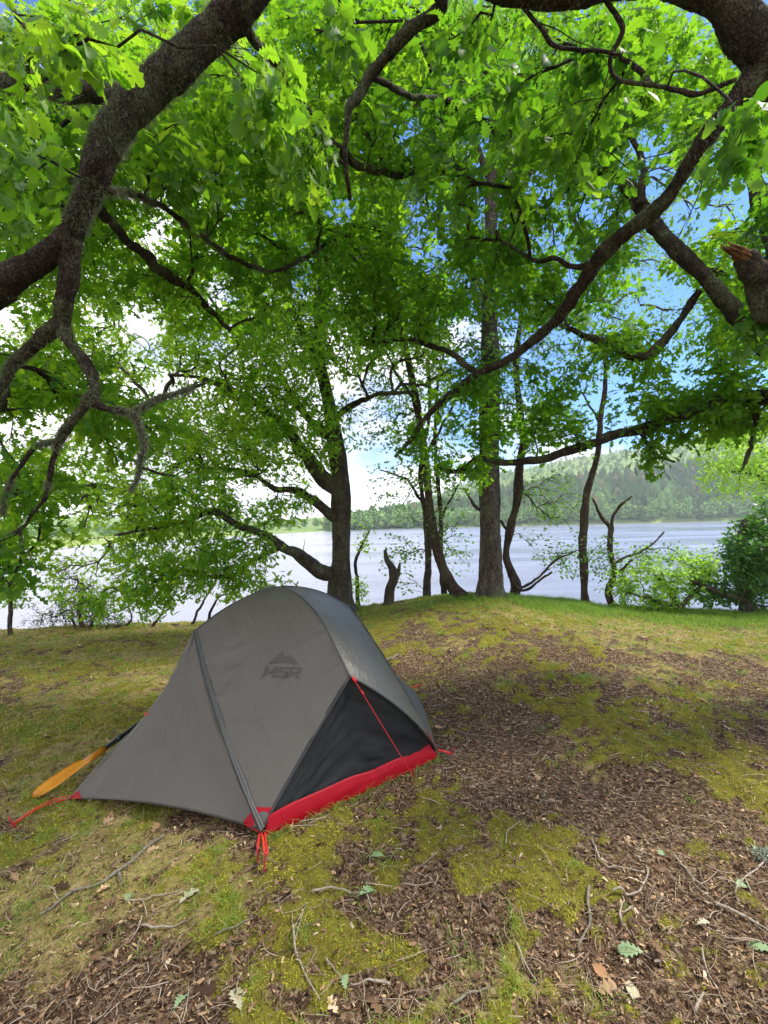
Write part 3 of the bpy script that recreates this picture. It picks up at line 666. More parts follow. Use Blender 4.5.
# right-hand shrubs
slim('dark_shrub', 'large dense dark green shrub at the right edge of the bank', [[(748, 628, 8.6, 16), (745, 600, 8.6, 12), (738, 560, 8.6, 9), (745, 520, 8.6, 6)], [(745, 600, 8.6, 8), (715, 592, 8.4, 6), (690, 580, 8.2, 4)], [(740, 570, 8.6, 6), (770, 540, 8.4, 4)]],
     [(757, 562, 38, 50, 8.8, .8, 420), (795, 540, 56, 80, 9, .8, 420), (712, 592, 26, 22, 8.6, .5, 60)], 'oak_bark', 'dark_leaf', 13, .085, cat='shrub', group='shrubs along the lake bank', spread=.12, tb=.45)
slim('low_shrub', 'low spreading bright green shrub in front of the dark shrub', [[(690, 626, 8.4, 9), (680, 606, 8.4, 7), (668, 590, 8.4, 5), (655, 575, 8.4, 3)], [(680, 606, 8.4, 5), (700, 590, 8.4, 4), (710, 572, 8.4, 3)], [(682, 608, 8.4, 5), (655, 600, 8.3, 4), (628, 592, 8.2, 2)]],
     [(670, 580, 56, 24, 8.4, .5, 150), (650, 605, 46, 12, 8.4, .4, 50), (620, 580, 24, 22, 8.3, .4, 40), (700, 565, 26, 20, 8.5, .5, 60)], 'oak_bark', 'lime_leaf', 11, .085, cat='shrub', group='shrubs along the lake bank', tpl=OAKM)
# fresh lime-green tree lower on the shore
slim('beech_tree', 'fresh lime green tree standing behind the dark shrub', [[(790, 600, 13, 14), (788, 520, 13, 10), (780, 470, 13, 8), (770, 430, 13, 5)], [(785, 500, 13, 5), (755, 475, 13, 4), (720, 470, 13, 3)], [(780, 470, 13, 5), (750, 440, 13, 4), (715, 435, 13, 2)]],
     [(745, 465, 55, 42, 13, 1.2, 300), (720, 440, 36, 14, 13, .8, 60)], 'oak_bark', 'lime_leaf', 11, .12, cat='tree', tpl=OAKM, spread=.2)
slim('gorse_bush', 'brownish half bare bush at the water edge left of the tent', [[(84, 650, 8.5, 7), (84, 632, 8.5, 5), (80, 610, 8.5, 4), (84, 585, 8.5, 2)], [(84, 635, 8.5, 3), (100, 610, 8.5, 2)], [(84, 638, 8.5, 3), (68, 615, 8.5, 2)], [(84, 638, 8.5, 3), (110, 630, 8.4, 2)]],
     [(84, 608, 30, 32, 8.6, .5, 260), (110, 625, 30, 14, 8.6, .4, 90), (45, 620, 26, 20, 8.8, .4, 50), (60, 570, 20, 14, 8.7, .4, 30)], 'bark_red', 'gorse', 14, .035, cat='bush', group='shrubs along the lake bank', spread=.09)
slim('thin_tree', 'thin stem with dark drooping leaves at the far left edge of the bank', [[(9, 650, 8., 7), (10, 636, 8., 5), (10, 610, 8., 4.5), (12, 585, 8., 4), (8, 550, 8., 3), (12, 510, 8, 2)]], [(14, 590, 24, 16, 8., .4, 36), (5, 520, 24, 60, 8., .5, 80)], 'oak_bark', 'oak_far', 9, .10, tpl=OAKM)
# fallen branch over the water, left
t = Tree('fallen_branch', tuple(P(150, 640, 8.6)), 'long bare fallen branch lying along the water edge behind the tent', 'fallen branch', None, 'bark_red', 8)
t.limb([(60, 640, 8.8, 4), (110, 632, 8.7, 5), (150, 629, 8.6, 5), (190, 628, 8.5, 4), (225, 622, 8.4, 3), (245, 618, 8.3, 1.5)], 'stem', .12, .05, gnarl=.06)
for q in ((150, 629, 165, 612, 176, 604), (190, 628, 205, 600, 214, 586), (205, 626, 220, 598, 236, 592), (120, 631, 132, 618, 128, 606)):
    t.limb([(q[0], q[1], 8.55, 3), (q[2], q[3], 8.5, 2), (q[4], q[5], 8.5, 1.2)], 'twig', .1, .05, gnarl=.05)

# ---- near oak on the left, trunk out of frame, heavy limb sweeping over
J = Tree('oak_tree', (-4.4, 2.6, Hs(-4.4, 2.6)), 'near oak whose thick mossy limb sweeps up across the top left corner', 'tree', 'near oaks arching over the camp', 'near_bark', 30)
J.limb([(-4.4, 2.6, -.25, .42), (-4.38, 2.6, .1, .32), (-4.25, 2.6, 1.1, .27), (-3.9, 2.65, 2., .23), (-3.3, 2.7, 2.62, .18), (-2.75, 2.7, 2.85, .14), tuple(P(0, 284, 2.65))+(.095,)], 'trunk', .14, .05, world=True)
J.limb([(-10, 286, 2.66, 29.4), (20, 276, 2.62, 28.0), (50, 255, 2.6, 25.8), (72, 230, 2.6, 25.0), (88, 195, 2.6, 25.0), (98, 160, 2.58, 26.5), (112, 125, 2.56, 29.4), (138, 92, 2.55, 32.4), (175, 62, 2.55, 33.9), (210, 30, 2.55, 32.4), (245, 0, 2.5, 30.9), (300, -40, 2.5, 26.5), (400, -90, 2.5, 20.6), (500, -150, 2.6, 13.2)], 'limb', .2, .022, seg=34)
J.limb([(128, 98, 2.56, 17.0), (100, 92, 2.6, 17.8), (60, 88, 2.65, 17.0), (20, 80, 2.7, 15.3), (-30, 76, 2.8, 12.8), (-90, 80, 3, 8.5)], 'limb', .25, .025, seg=20)
J.limb([(62, 84, 2.65, 9), (46, 60, 2.7, 7), (28, 36, 2.7, 6), (14, 10, 2.75, 5), (0, -20, 2.8, 4)], gnarl=.02)
J.limb([(22, 38, 2.7, 5), (-5, 38, 2.7, 4), (-30, 30, 2.7, 3)])
J.limb([(70, 240, 2.6, 21.6), (68, 272, 2.62, 18.0), (63, 300, 2.65, 15.3), (60, 325, 2.7, 14.4), (70, 345, 2.7, 12.6), (85, 368, 2.7, 11.7), (93, 390, 2.7, 10.8), (88, 405, 2.7, 9.9), (70, 425, 2.75, 8.1), (58, 445, 2.8, 6.3), (50, 475, 2.8, 4.5), (45, 500, 2.8, 2.7)], gnarl=.03, rough=.3)
J.limb([(60, 322, 2.7, 15), (44, 340, 2.75, 14), (28, 355, 2.8, 11), (10, 372, 2.85, 8), (-5, 395, 2.9, 6), (-30, 410, 3, 4)], gnarl=.03, rough=.3)
J.limb([(90, 402, 2.7, 8), (110, 410, 2.7, 7), (130, 416, 2.7, 7), (142, 430, 2.7, 6), (147, 445, 2.7, 5), (140, 460, 2.7, 5), (138, 475, 2.7, 4), (130, 492, 2.7, 2)], gnarl=.03, rough=.3)
J.limb([(128, 416, 2.7, 6), (145, 406, 2.75, 5), (162, 398, 2.8, 5), (185, 392, 2.9, 4), (205, 383, 3, 3)], gnarl=.02, rough=.3)
J.limb([(140, 468, 2.7, 3), (158, 473, 2.72, 3), (175, 476, 2.75, 2)], gnarl=.02)
J.limb([(62, 440, 2.78, 5), (35, 450, 2.8, 5), (18, 470, 2.8, 4), (5, 500, 2.85, 3), (2, 515, 2.85, 3)], gnarl=.02, rough=.3)
J.limb([(45, 498, 2.8, 3), (30, 518, 2.85, 3), (18, 532, 2.9, 4), (-10, 545, 3, 4)], gnarl=.02)
J.limb([(20, 530, 2.9, 3), (22, 555, 2.9, 3), (12, 578, 2.9, 2), (8, 590, 2.9, 2)], gnarl=.02)
J.limb([(98, 205, 2.7, 10), (120, 232, 3.1, 9), (150, 262, 3.6, 9), (180, 285, 4.0, 8), (200, 302, 4.3, 6), (230, 330, 4.8, 4)], gnarl=.04)
J.limb([(95, 210, 2.9, 9), (70, 175, 3.2, 9), (50, 152, 3.5, 7), (30, 130, 3.8, 5), (5, 100, 4, 4)], gnarl=.04)
J.limb([(230, 10, 2.5, 14), (270, 60, 2.9, 9), (300, 100, 3.3, 8), (330, 140, 3.8, 8), (370, 170, 4.2, 7), (420, 172, 4.5, 7), (466, 172, 4.8, 6)], gnarl=.08)
J.limb([(105, 190, 2.6, 6), (150, 200, 3, 5), (200, 230, 3.5, 5), (260, 270, 4, 4), (300, 260, 4.3, 4), (330, 240, 4.5, 3)], gnarl=.05)
J.limb([(400, -90, 2.5, 22), (440, 0, 2.9, 14), (415, 25, 3., 13), (395, 48, 3.1, 12), (370, 75, 3.2, 10), (355, 95, 3.2, 9), (347, 112, 3.2, 6), (345, 160, 3.3, 5), (350, 200, 3.4, 3)], gnarl=.02, rough=.3)
J.limb([(370, 75, 3.2, 6), (395, 90, 3.4, 6), (420, 98, 3.6, 6), (450, 103, 3.8, 6), (480, 118, 4., 5), (510, 150, 4.2, 3)], gnarl=.05)
cJ = cloud([(90, 110, 130, 110, 4.2, 1.0, 330), (220, 130, 120, 110, 4.2, 1.0, 330), (60, 250, 110, 90, 4.4, 1.0, 250), (200, 270, 110, 70, 4.8, 1.0, 220), (360, 90, 110, 90, 4.4, .9, 240), (350, 230, 80, 70, 4.8, .8, 150), (50, 390, 80, 60, 3.8, .8, 110), (130, 430, 60, 40, 3.8, .6, 50), (30, 490, 50, 60, 3.4, .5, 55), (10, 560, 24, 36, 3.1, .3, 20), (-120, 200, 130, 260, 4, 1, 240)])
cJ = carve(cJ, GAPS)
cJn = cloud([(80, 45, 46, 30, 1.9, .15, 12), (272, 95, 26, 36, 1.8, .12, 8), (25, 150, 50, 40, 2.1, .2, 10), (345, 40, 22, 30, 2.3, .2, 7), (170, 10, 50, 20, 3.0, .1, 8), (20, 60, 30, 40, 2.3, .2, 10), (180, 160, 50, 50, 3., .3, 16), (60, 220, 50, 50, 3., .3, 12), (290, 160, 50, 50, 2.9, .3, 14)])
cJn = np.vstack([cJn, cloud([(130, 120, 130, 110, 3.1, .25, 46), (280, 120, 70, 100, 3.1, .3, 26), (60, 240, 60, 60, 3.2, .2, 12)])])
c1, t1 = J.grow(np.vstack([cJ, cJn]), .0022, .2, .25, .016)
k = len(cJ)
J.leaves(c1[:k], t1[:k], OAKM, 'oak_far', .098, 13, .115, tb=.5, flat=.5)
J.leaves(c1[k:], t1[k:], OAK, 'oak_leaf', .115, 9, .08, name='near_leaves', droop=.5, tb=.55)
# hairy lichen on the limbs
def lichen(tree, limbs, dens, L, name='lichen'):
    Vs = []; Qs = []; As = []; n = 0
    P_ = []; D_ = []; 
    for li in limbs:
        C, R_ = tree.limbs[li]
        ln = np.linalg.norm(np.diff(C, axis=0), axis=1).sum(); m_ = int(ln*dens)
        idx = RS.randint(0, len(C)-1, m_); t = RS.rand(m_, 1); c = C[idx]*(1-t)+C[idx+1]*t; r = R_[idx]
        pn = fbm(c[:, 0]*6, c[:, 1]*6, c[:, 2]*6, seed=44, o=2)
        T = norm(C[idx+1]-C[idx]); v = RS.randn(m_, 3); v[:, 2] += .3; v = norm(v-T*(v*T).sum(1)[:, None])
        ok = pn > .04*np.sin(c[:, 2]*9)+.02
        P_.append((c+v*r[:, None]*.97)[ok]); D_.append(norm(v+RS.randn(m_, 3)*.5+np.array([0, 0, -.5]))[ok])
    p = np.vstack(P_); d = np.vstack(D_); n = len(p)
    s = norm(np.cross(d, RS.randn(n, 3)))*.0011; l = (L*(.4+RS.rand(n)))[:, None]
    cur = RS.randn(n, 3)*.3; cur[:, 2] -= .5
    V = np.stack([p-s, p+s, p+d*l*.55+s*.8, p+d*l*.55-s*.8, p+norm(d+cur)*l+s*.3, p+norm(d+cur)*l-s*.3], 1).reshape(-1, 3)
    b = (np.arange(n)*6)[:, None]; Q = np.concatenate([b+np.array([[0, 1, 2, 3]]), b+np.array([[3, 2, 4, 5]])])
    o = mesh_np(name, V, Q, M['lichen'], tree.root, attrs={'tint': np.repeat(RS.rand(n), 6)}); return o
lichen(J, [1, 2], 6500, .026); lichen(J, [5, 6, 7, 8, 10], 5200, .020); lichen(J, [16], 3500, .026)
J.spurs(26, .35, .004)

# ---- near oak on the right
K = Tree('oak_tree', (5.0, 4.1, Hs(5.0, 4.1)), 'near oak whose crooked limbs reach in from the right edge', 'tree', 'near oaks arching over the camp', 'near_bark', 26)
K.limb([(5.05, 4.1, -.25, .45), (5.0, 4.1, .1, .36), (4.7, 4.0, 1.2, .31), (4.35, 3.9, 2.2, .28), (3.85, 3.5, 3.0, .17), (3.2, 3.05, 3.65, .12), tuple(P(830, 170, 2.75))+(.10,)], 'trunk', .14, .05, world=True)
K.limb([(840, 190, 2.8, 38.4), (800, 120, 2.65, 37.1), (770, 65, 2.6, 35.8), (730, 15, 2.55, 32.0), (680, -18, 2.5, 28.1), (620, -22, 2.45, 25.6), (560, -8, 2.4, 24.3), (520, -6, 2.4, 23.0), (470, -22, 2.4, 19.2), (400, -70, 2.4, 14.1)], 'limb', .2, .022, seg=34)
K.limb([(765, 62, 2.6, 24.6), (742, 95, 2.65, 19.7), (716, 125, 2.7, 16.4), (693, 158, 2.8, 14.8), (668, 195, 3.0, 15.6), (645, 218, 3.2, 16.4), (618, 240, 3.4, 13.9), (595, 262, 3.6, 13.9), (577, 290, 3.8, 12.3), (560, 315, 4., 11.5), (535, 338, 4.2, 9.8), (505, 358, 4.4, 8.2), (470, 378, 4.6, 7.4), (445, 398, 4.8, 6.6), (425, 418, 5., 4.9), (410, 440, 5.1, 4.1), (395, 457, 5.2, 2.5)], 'limb', .22, .022, seg=24, gnarl=.03)
K.limb([(835, 400, 4., 22.1), (800, 370, 4., 20.4), (765, 345, 4., 17.8), (742, 318, 4., 17.0), (720, 292, 4., 16.1), (694, 266, 4.1, 15.3), (665, 238, 4.2, 12.8), (645, 212, 4.3, 13.6), (632, 192, 4.4, 11.9), (618, 178, 4.5, 8.5), (596, 172, 4.6, 6.0), (560, 195, 4.8, 4.2)], 'limb', .2, .03, seg=22, gnarl=.03)
K.limb([(640, 205, 4.3, 9), (642, 185, 4.3, 8), (640, 165, 4.4, 6), (630, 140, 4.5, 5), (600, 100, 4.6, 4), (570, 80, 4.7, 3)], gnarl=.04)
K.limb([(800, 398, 4.2, 18), (760, 396, 4.3, 14), (735, 400, 4.4, 13), (700, 410, 4.5, 12), (665, 420, 4.6, 11), (640, 430, 4.7, 10), (605, 440, 4.8, 9), (575, 450, 4.9, 8), (545, 458, 5., 7.5), (510, 460, 5.1, 7), (480, 458, 5.2, 6), (462, 470, 5.3, 5), (445, 470, 5.4, 4), (435, 462, 5.5, 3)], 'limb', .2, .03, seg=16, gnarl=.04)
KB = K.limb([(775, 310, 3.1, 34), (765, 285, 3.05, 30), (755, 268, 3.0, 24), (745, 255, 2.97, 18)], 'broken_branch', .3, .02, seg=20)
a = Acc(); e0 = P(750, 261, 2.985); e1 = P(722, 244, 2.9); ed = norm(e1-e0); eL = np.linalg.norm(e1-e0)
for q in range(70):
    w_ = RS.randn(3)*.6; w_ = w_-ed*np.dot(w_, ed); w_ = w_/max(1., np.linalg.norm(w_)); b0 = e0+w_*.045; L0 = eL*(.45+.6*rnd.random())*(1-.35*(w_[2] < 0))
    V, Q, T = tube(np.array([b0, b0+ed*L0*.5-w_*.006, b0+ed*L0-w_*.02+RS.randn(3)*.004]), [.010, .007, .001], 5); a.add(V, Q, T)
o = a.build('broken_end', M['broken'], KB); o['label'] = 'splintered orange broken branch end'
K.limb([(3.85, 3.5, 3.0, .14), tuple(P(800, 330, 3.2))+(.12,), tuple(P(775, 310, 3.1))+(.11,)], 'limb', .2, .03, world=True)
K.limb([(770, 340, 4, 12), (790, 280, 4.1, 18), (770, 220, 4.2, 16), (750, 170, 4.3, 12), (745, 120, 4.4, 9)], gnarl=.04)
K.limb([(594, 262, 3.6, 7), (575, 268, 3.7, 6), (555, 262, 3.8, 5), (535, 262, 4., 4), (500, 240, 4.2, 3)], gnarl=.03)
K.limb([(700, 290, 4.1, 7), (660, 345, 4.4, 8), (640, 360, 4.5, 9), (615, 350, 4.6, 8), (590, 338, 4.7, 6), (560, 325, 4.8, 4)], gnarl=.03)
K.limb([(757, 400, 4.4, 6), (756, 430, 4.4, 5), (748, 455, 4.4, 4), (742, 470, 4.4, 2)], gnarl=.03)
K.limb([(640, 430, 4.7, 5), (655, 455, 4.7, 3), (675, 462, 4.7, 2)], gnarl=.03)
K.limb([(600, -10, 2.45, 6), (622, 30, 2.5, 5), (610, 60, 2.55, 4), (622, 82, 2.6, 4), (655, 85, 2.6, 4), (700, 92, 2.6, 5), (735, 80, 2.6, 4)], gnarl=.02)
K.limb([(505, -10, 2.4, 4), (535, 20, 2.45, 4), (555, 45, 2.5, 4), (600, 52, 2.5, 4), (622, 55, 2.5, 3)], gnarl=.02)
K.limb([(480, 375, 4.6, 6), (440, 350, 4.8, 5), (405, 340, 5, 4), (370, 342, 5.1, 3)], gnarl=.04)
cK = cloud([(470, 110, 100, 100, 4.6, .9, 200), (560, 160, 110, 110, 4.8, 1., 380), (690, 110, 110, 90, 4.8, 1., 330), (440, 260, 90, 80, 5., .8, 220), (560, 270, 80, 60, 5.2, .8, 190), (720, 300, 80, 80, 5., .9, 300), (650, 370, 100, 50, 4.9, .7, 220), (640, 415, 140, 34, 4.8, .5, 230), (500, 420, 80, 40, 5.2, .5, 95), (740, 400, 50, 40, 4.6, .6, 70), (380, 300, 70, 60, 5.2, .7, 150), (560, 390, 80, 40, 5., .6, 60), (860, 200, 90, 220, 4.6, .8, 200), (650, 465, 14, 10, 4.7, .15, 8), (460, 470, 40, 20, 5.3, .4, 26)])
cK = np.vstack([carve(cK, GAPS), cloud([(350, 20, 110, 36, 4.2, .6, 90), (300, 15, 60, 30, 5, .6, 40), (600, 20, 120, 30, 4.4, .6, 70), (410, 440, 24, 22, 5.1, .2, 16), (480, 385, 40, 16, 4.7, .2, 14)])])
cKn = cloud([(745, 140, 22, 36, 1.9, .15, 9), (590, 80, 80, 46, 2.9, .3, 26), (500, 90, 40, 40, 3., .3, 8), (764, 215, 10, 40, 3.4, .2, 8), (755, 320, 20, 20, 3.4, .2, 6), (560, 150, 70, 40, 3.2, .3, 18), (460, 40, 40, 26, 2.8, .3, 10), (760, 340, 24, 40, 3.2, .3, 8)])
cKn = np.vstack([cKn, cloud([(560, 110, 150, 100, 3.4, .3, 40), (420, 120, 60, 80, 3.5, .3, 14), (480, 200, 80, 50, 3.7, .3, 16)])])
c1, t1 = K.grow(np.vstack([cK, cKn]), .0022, .2, .25, .016)
k = len(cK)
K.leaves(c1[:k], t1[:k], OAKM, 'oak_far', .098, 13, .115, tb=.36, flat=.5)
K.leaves(c1[k:], t1[k:], OAK, 'oak_leaf', .115, 10, .09, name='near_leaves', droop=.5, tb=.35)
lichen(K, [1], 3500, .018); lichen(K, [2], 3500, .018)
K.spurs(30, .4, .004)

# ------------------------------------------------------------------ tent
A0 = G(262, 838); C0 = G(437, 758)
u = C0-A0; u[2] = 0; WID = np.linalg.norm(u); u /= WID; v = np.array([-u[1], u[0], 0]); LEN = 2.1
TZ = (A0[2]+C0[2])/2
def tp(a, b, z): return np.array([A0[0], A0[1], TZ])+u*a+v*b+np.array([0, 0, z])
W2 = WID/2; VM = LEN/2
pt = lambda px, py, a, b: None
TENT = empty('dome_tent', tuple(tp(W2, VM, 0)), 'grey two person dome tent with red bathtub floor pitched on the forest floor', 'tent')
Nf = tp(W2, .10, .66); Nb = tp(W2, LEN-.10, .66); Tp = tp(W2, VM, 1.12)
Kl = tp(-.02, VM, .88); Kr = tp(WID+.02, VM, .88)
Al = tp(0, 0, .05); Cr = tp(WID, 0, .05); Ab = tp(0, LEN, .05); Cb = tp(WID, LEN, .05)
def gz(p, z=.02): return np.array([p[0], p[1], Hs(p[0], p[1])+z])
Bl = gz(G(69, 802), .02); Br = gz(tp(WID+.70, VM, 0), .02)
def bez(a, b, sag, up=np.array([0, 0, 1.]), n=40, mid=.5):
    t = np.linspace(0, 1, n)[:, None]; w_ = 4*t*(1-t) if mid == .5 else (t**(math.log(.5)/math.log(mid)))*(1-t**(math.log(.5)/math.log(mid)))*4
    return a*(1-t)+b*t+w_*sag*up
def coons(c0, c1, d0, d1, n=44):
    """c0: s at t=0, c1: s at t=1, d0: t at s=0, d1: t at s=1 (curves n points)"""
    def rs(c, n): 
        i_ = np.linspace(0, len(c)-1, n); a_ = np.floor(i_).astype(int); b_ = np.minimum(a_+1, len(c)-1); f = (i_-a_)[:, None]; return c[a_]*(1-f)+c[b_]*f
    c0, c1, d0, d1 = [rs(x, n) for x in (c0, c1, d0, d1)]
    s = np.linspace(0, 1, n)[None, :, None]; t = np.linspace(0, 1, n)[:, None, None]
    L = (1-t)*c0[None]+t*c1[None]; D = (1-s)*d0[:, None]+s*d1[:, None]
    Bq = c0[0]*(1-s)*(1-t)+c0[-1]*s*(1-t)+c1[0]*(1-s)*t+c1[-1]*s*t
    return L+D-Bq
def gridquads(n, m):
    i = (np.arange(n-1)[:, None]*m+np.arange(m-1)[None]).ravel(); return np.stack([i, i+1, i+m+1, i+m], 1)
def surf_norm(S):
    a = np.gradient(S, axis=0); b = np.gradient(S, axis=1); nn = np.cross(b, a); return norm(nn)
def panel(S, name, mat, parent, out_dir, belly=0., wr=.004, seed=0, dirs=(3., 14.), thick=.0016, ret=False):
    n, m_ = S.shape[:2]; N = surf_norm(S); N = N*np.sign((N*out_dir).sum(-1, keepdims=True)+1e-9)
    s = np.linspace(0, 1, m_)[None, :]; t = np.linspace(0, 1, n)[:, None]; e = (16*s*(1-s)*t*(1-t))
    S = S+N*(belly*e)[..., None]
    w_ = S.reshape(-1, 3)
    sv = np.broadcast_to(s, (n, m_)).ravel(); tv = np.broadcast_to(t, (n, m_)).ravel()
    r1 = fbm(sv*dirs[0], tv*dirs[1], seed=seed+100, o=3).reshape(n, m_); r2 = fbm(sv*dirs[1], tv*dirs[0], seed=seed+130, o=2).reshape(n, m_)
    ee = np.sqrt(np.clip(e, 0, 1))
    edge = np.exp(-np.minimum(np.minimum(s, 1-s), np.minimum(t, 1-t))*9)
    fqn = n/4.5
    r3 = vnoise(sv*fqn*.9+tv*fqn*.35, tv*fqn*.16-sv*2, seed=seed+160).reshape(n, m_)*np.clip(fbm(sv*3.1, tv*2.6, seed=seed+170, o=2).reshape(n, m_)*2.4+edge*.5+.0, 0, 1)
    S = S+N*((r1*wr*ee*(.4+edge)+r2*wr*.5*ee+r3*.009*np.sqrt(ee))[..., None])
    S2 = S-N*thick
    V = np.vstack([S.reshape(-1, 3), S2.reshape(-1, 3)]); q = gridquads(n, m_); k = n*m_
    Q = [q, q[:, ::-1]+k]
    def rim(a): 
        a = np.asarray(a); return np.stack([a[:-1], a[1:], a[1:]+k, a[:-1]+k], 1)
    ii = np.arange(k).reshape(n, m_)
    for a in (ii[0], ii[-1], ii[:, 0], ii[:, -1]): Q.append(rim(a))
    o = mesh_np(name, V, np.concatenate(Q), mat, parent)
    return (o, S, N) if ret else o
# pole curves
spine_f = spline([Tp, tp(W2, VM*.72, 1.085), tp(W2, VM*.42, .955), Nf], [1, 1, 1, 1], .03)[0]
spine_b = spline([Tp, tp(W2, VM*1.28, 1.085), tp(W2, VM*1.58, .955), Nb], [1, 1, 1, 1], .03)[0]
cross_l = bez(Tp, Kl, .055); cross_r = bez(Tp, Kr, .055)
leg = lambda N_, c, s=.035: bez(N_, c, s, norm(np.array([N_[0]-Tp[0], N_[1]-Tp[1], .6])))
leg_Al = leg(Nf, Al, -.03); leg_Cr = leg(Nf, Cr, .085); leg_Ab = leg(Nb, Ab); leg_Cb = leg(Nb, Cb)
zip_l = bez(Kl, Al, .03, -u); zip_lb = bez(Kl, Ab, .03, -u); zip_r = bez(Kr, Cr, .03, u); zip_rb = bez(Kr, Cb, .03, u)
fly = empty('flysheet', (0, 0, 0), None, None); fly.parent = TENT
# (a part that is itself a group of panels: keep its origin at the tent base)
bpy.data.objects.remove(fly)
SP1, S1, N1 = panel(coons(spine_f, zip_l, cross_l, leg_Al, 130), 'side_panel', M['fly'], TENT, -u, .0, .010, 1, (2.2, 13), ret=True)
panel(coons(spine_b, zip_lb, cross_l, leg_Ab), 'side_panel', M['fly'], TENT, -u, 0., .006, 2)
_, S3, N3 = panel(coons(spine_f, zip_r, cross_r, leg_Cr, 110), 'side_panel', M['fly'], TENT, u, .0, .004, 3, ret=True)
panel(coons(spine_b, zip_rb, cross_r, leg_Cb), 'side_panel', M['fly'], TENT, u, 0., .005, 4)
hemA = bez(Al, Bl, .05); hemAb = bez(Ab, Bl, .05); hemC = bez(Cr, Br, .08); hemCb = bez(Cb, Br, .08)
foldL = bez(Kl, Bl, -.085, norm(-u*.7+np.array([0, 0, .9]))); foldR = bez(Kr, Br, -.07, norm(u*.7+np.array([0, 0, .9])))
def tri_panel(top, ca, cb, hem, *a, **k):
    """fan from a top point: ca and cb run down from it, hem runs from ca's end to cb's end"""
    n = 100
    z = np.repeat(top[None], n, 0)
    return panel(coons(z+np.linspace(0, 1, n)[:, None]*1e-4*(hem[-1]-hem[0]), hem, ca, cb, n), *a, **k)
tri_panel(Kl, zip_l, foldL, hemA, 'vestibule_panel', M['fly'], TENT, -u-v*.5, -.02, .005, 6, (12, 3))
tri_panel(Kl, zip_lb, foldL, hemAb, 'vestibule_panel', M['fly'], TENT, -u+v*.5, -.02, .005, 7, (12, 3))
tri_panel(Kr, zip_r, foldR, hemC, 'vestibule_panel', M['fly'], TENT, u-v*.5, -.02, .005, 8, (12, 3))
tri_panel(Kr, zip_rb, foldR, hemCb, 'vestibule_panel', M['fly'], TENT, u+v*.5, -.02, .005, 9, (12, 3))
# end panels (inner tent) with red bathtub strip
def endwall(Nn, a, c, sgn, seed):
    off = v*sgn*.022
    topc = bez(a, c, 0)
    L_ = np.linspace(0, 1, 50)
    la = leg(Nn, a, -.03 if sgn > 0 and seed == 20 else .03); lc = leg(Nn, c, .08)
    arch = np.vstack([la[::-1], lc[1:]])+off
    # arch point i -> foot point below on the ground line
    n = len(arch); dz = np.array([0, 0, -.045])
    foot = a+(c-a)*np.clip(((arch-a)@((c-a)/np.linalg.norm(c-a)))/np.linalg.norm(c-a), 0, 1)[:, None]+dz-v*sgn*.0
    m_ = 70; S = arch[None]*(1-np.linspace(0, 1, m_)[:, None, None])+foot[None]*np.linspace(0, 1, m_)[:, None, None]
    bh = .104
    # split at height: everything lower than bh is the red band
    o = panel(S, 'end_panel', M['inner'], TENT, -v*sgn, -.01, .022, seed, (9, 5))
    s_ = np.linspace(.0, 1, 60)
    base = a+(c-a)*s_[:, None]+np.array([0, 0, -.045]); hgt = bh*np.clip(np.minimum(s_/.035, (1-s_)/.05), .12, 1)+.01*vnoise(s_*7, s_*0, seed=seed)
    R_ = np.stack([base-v*sgn*(.018+.01*q)+np.array([0, 0, 1.])*(hgt*q)[:, None] for q in np.linspace(0, 1, 10)])
    R_ = R_+v*sgn*.035*np.linspace(0, 1, 10)[:, None, None]**1.5
    panel(R_, 'bathtub_floor', M['bathtub'], TENT, -v*sgn, .004, .006, seed+1, (2, 12))
endwall(Nf, Al, Cr, 1, 20); endwall(Nb, Ab, Cb, -1, 24)
# groundsheet
fl = Acc(); z_ = .012
Vq = [tp(.03, .03, z_), tp(WID-.03, .03, z_), tp(WID-.03, LEN-.03, z_), tp(.03, LEN-.03, z_)]
Vq = np.vstack([Vq, np.array(Vq)-np.array([0, 0, .004])]); fl.add(Vq, [(0, 1, 2, 3), (7, 6, 5, 4), (0, 4, 5, 1), (1, 5, 6, 2), (2, 6, 7, 3), (3, 7, 4, 0)]); fl.build('groundsheet', M['bathtub'], TENT)
def ribbon(c, nrm, wdt, name, mat, parent, lift=.003, n=60, wob=0.):
    c = spline(c, [1]*len(c), .02)[0] if len(c) < 20 else np.asarray(c); m_ = len(c); T = norm(np.gradient(c, axis=0)); nrm = norm(np.broadcast_to(nrm, c.shape)); s = norm(np.cross(T, nrm))
    prof = [(-1, -.3), (-.8, 1), (0, 1.3), (.8, 1), (1, -.3)]
    w_ = wdt*(1+wob*fbm(np.arange(m_)*.35, np.zeros(m_), seed=3, o=2))
    V = np.stack([c+s*(a*w_)[:, None]/2+nrm*lift*b for a, b in prof], 1).reshape(-1, 3)
    return mesh_np(name, V, gridquads(m_, 5), mat, parent)
def cordobj(pts, r, name, mat, parent, seg=6, step=.03):
    c, rr = spline(pts, [r]*len(pts), step); V, Q, T = tube(c, rr, seg); a = Acc(); a.add(V, Q, T); return a.build(name, mat, parent)
ZF = ribbon(zip_l, norm(-u*1.-v*.55+np.array([0, 0, .35])), .036, 'zip_flap', M['zipm'], TENT, .008, wob=.3)
ribbon(zip_l+(-v*.004), norm(-u-v*.55+np.array([0, 0, .35])), .012, 'zip', M['seam'], ZF, .014)
ribbon(leg_Al, norm(-u-v*.4+np.array([0, 0, .3])), .012, 'hem', M['seam'], TENT, .004)
ribbon(leg_Cr, norm(u-v*.6+np.array([0, 0, .6])), .012, 'hem', M['seam'], TENT, .004)
ribbon(zip_r, norm(u*1.-v*.4+np.array([0, 0, .5])), .022, 'zip_flap', M['seam'], TENT, .006)
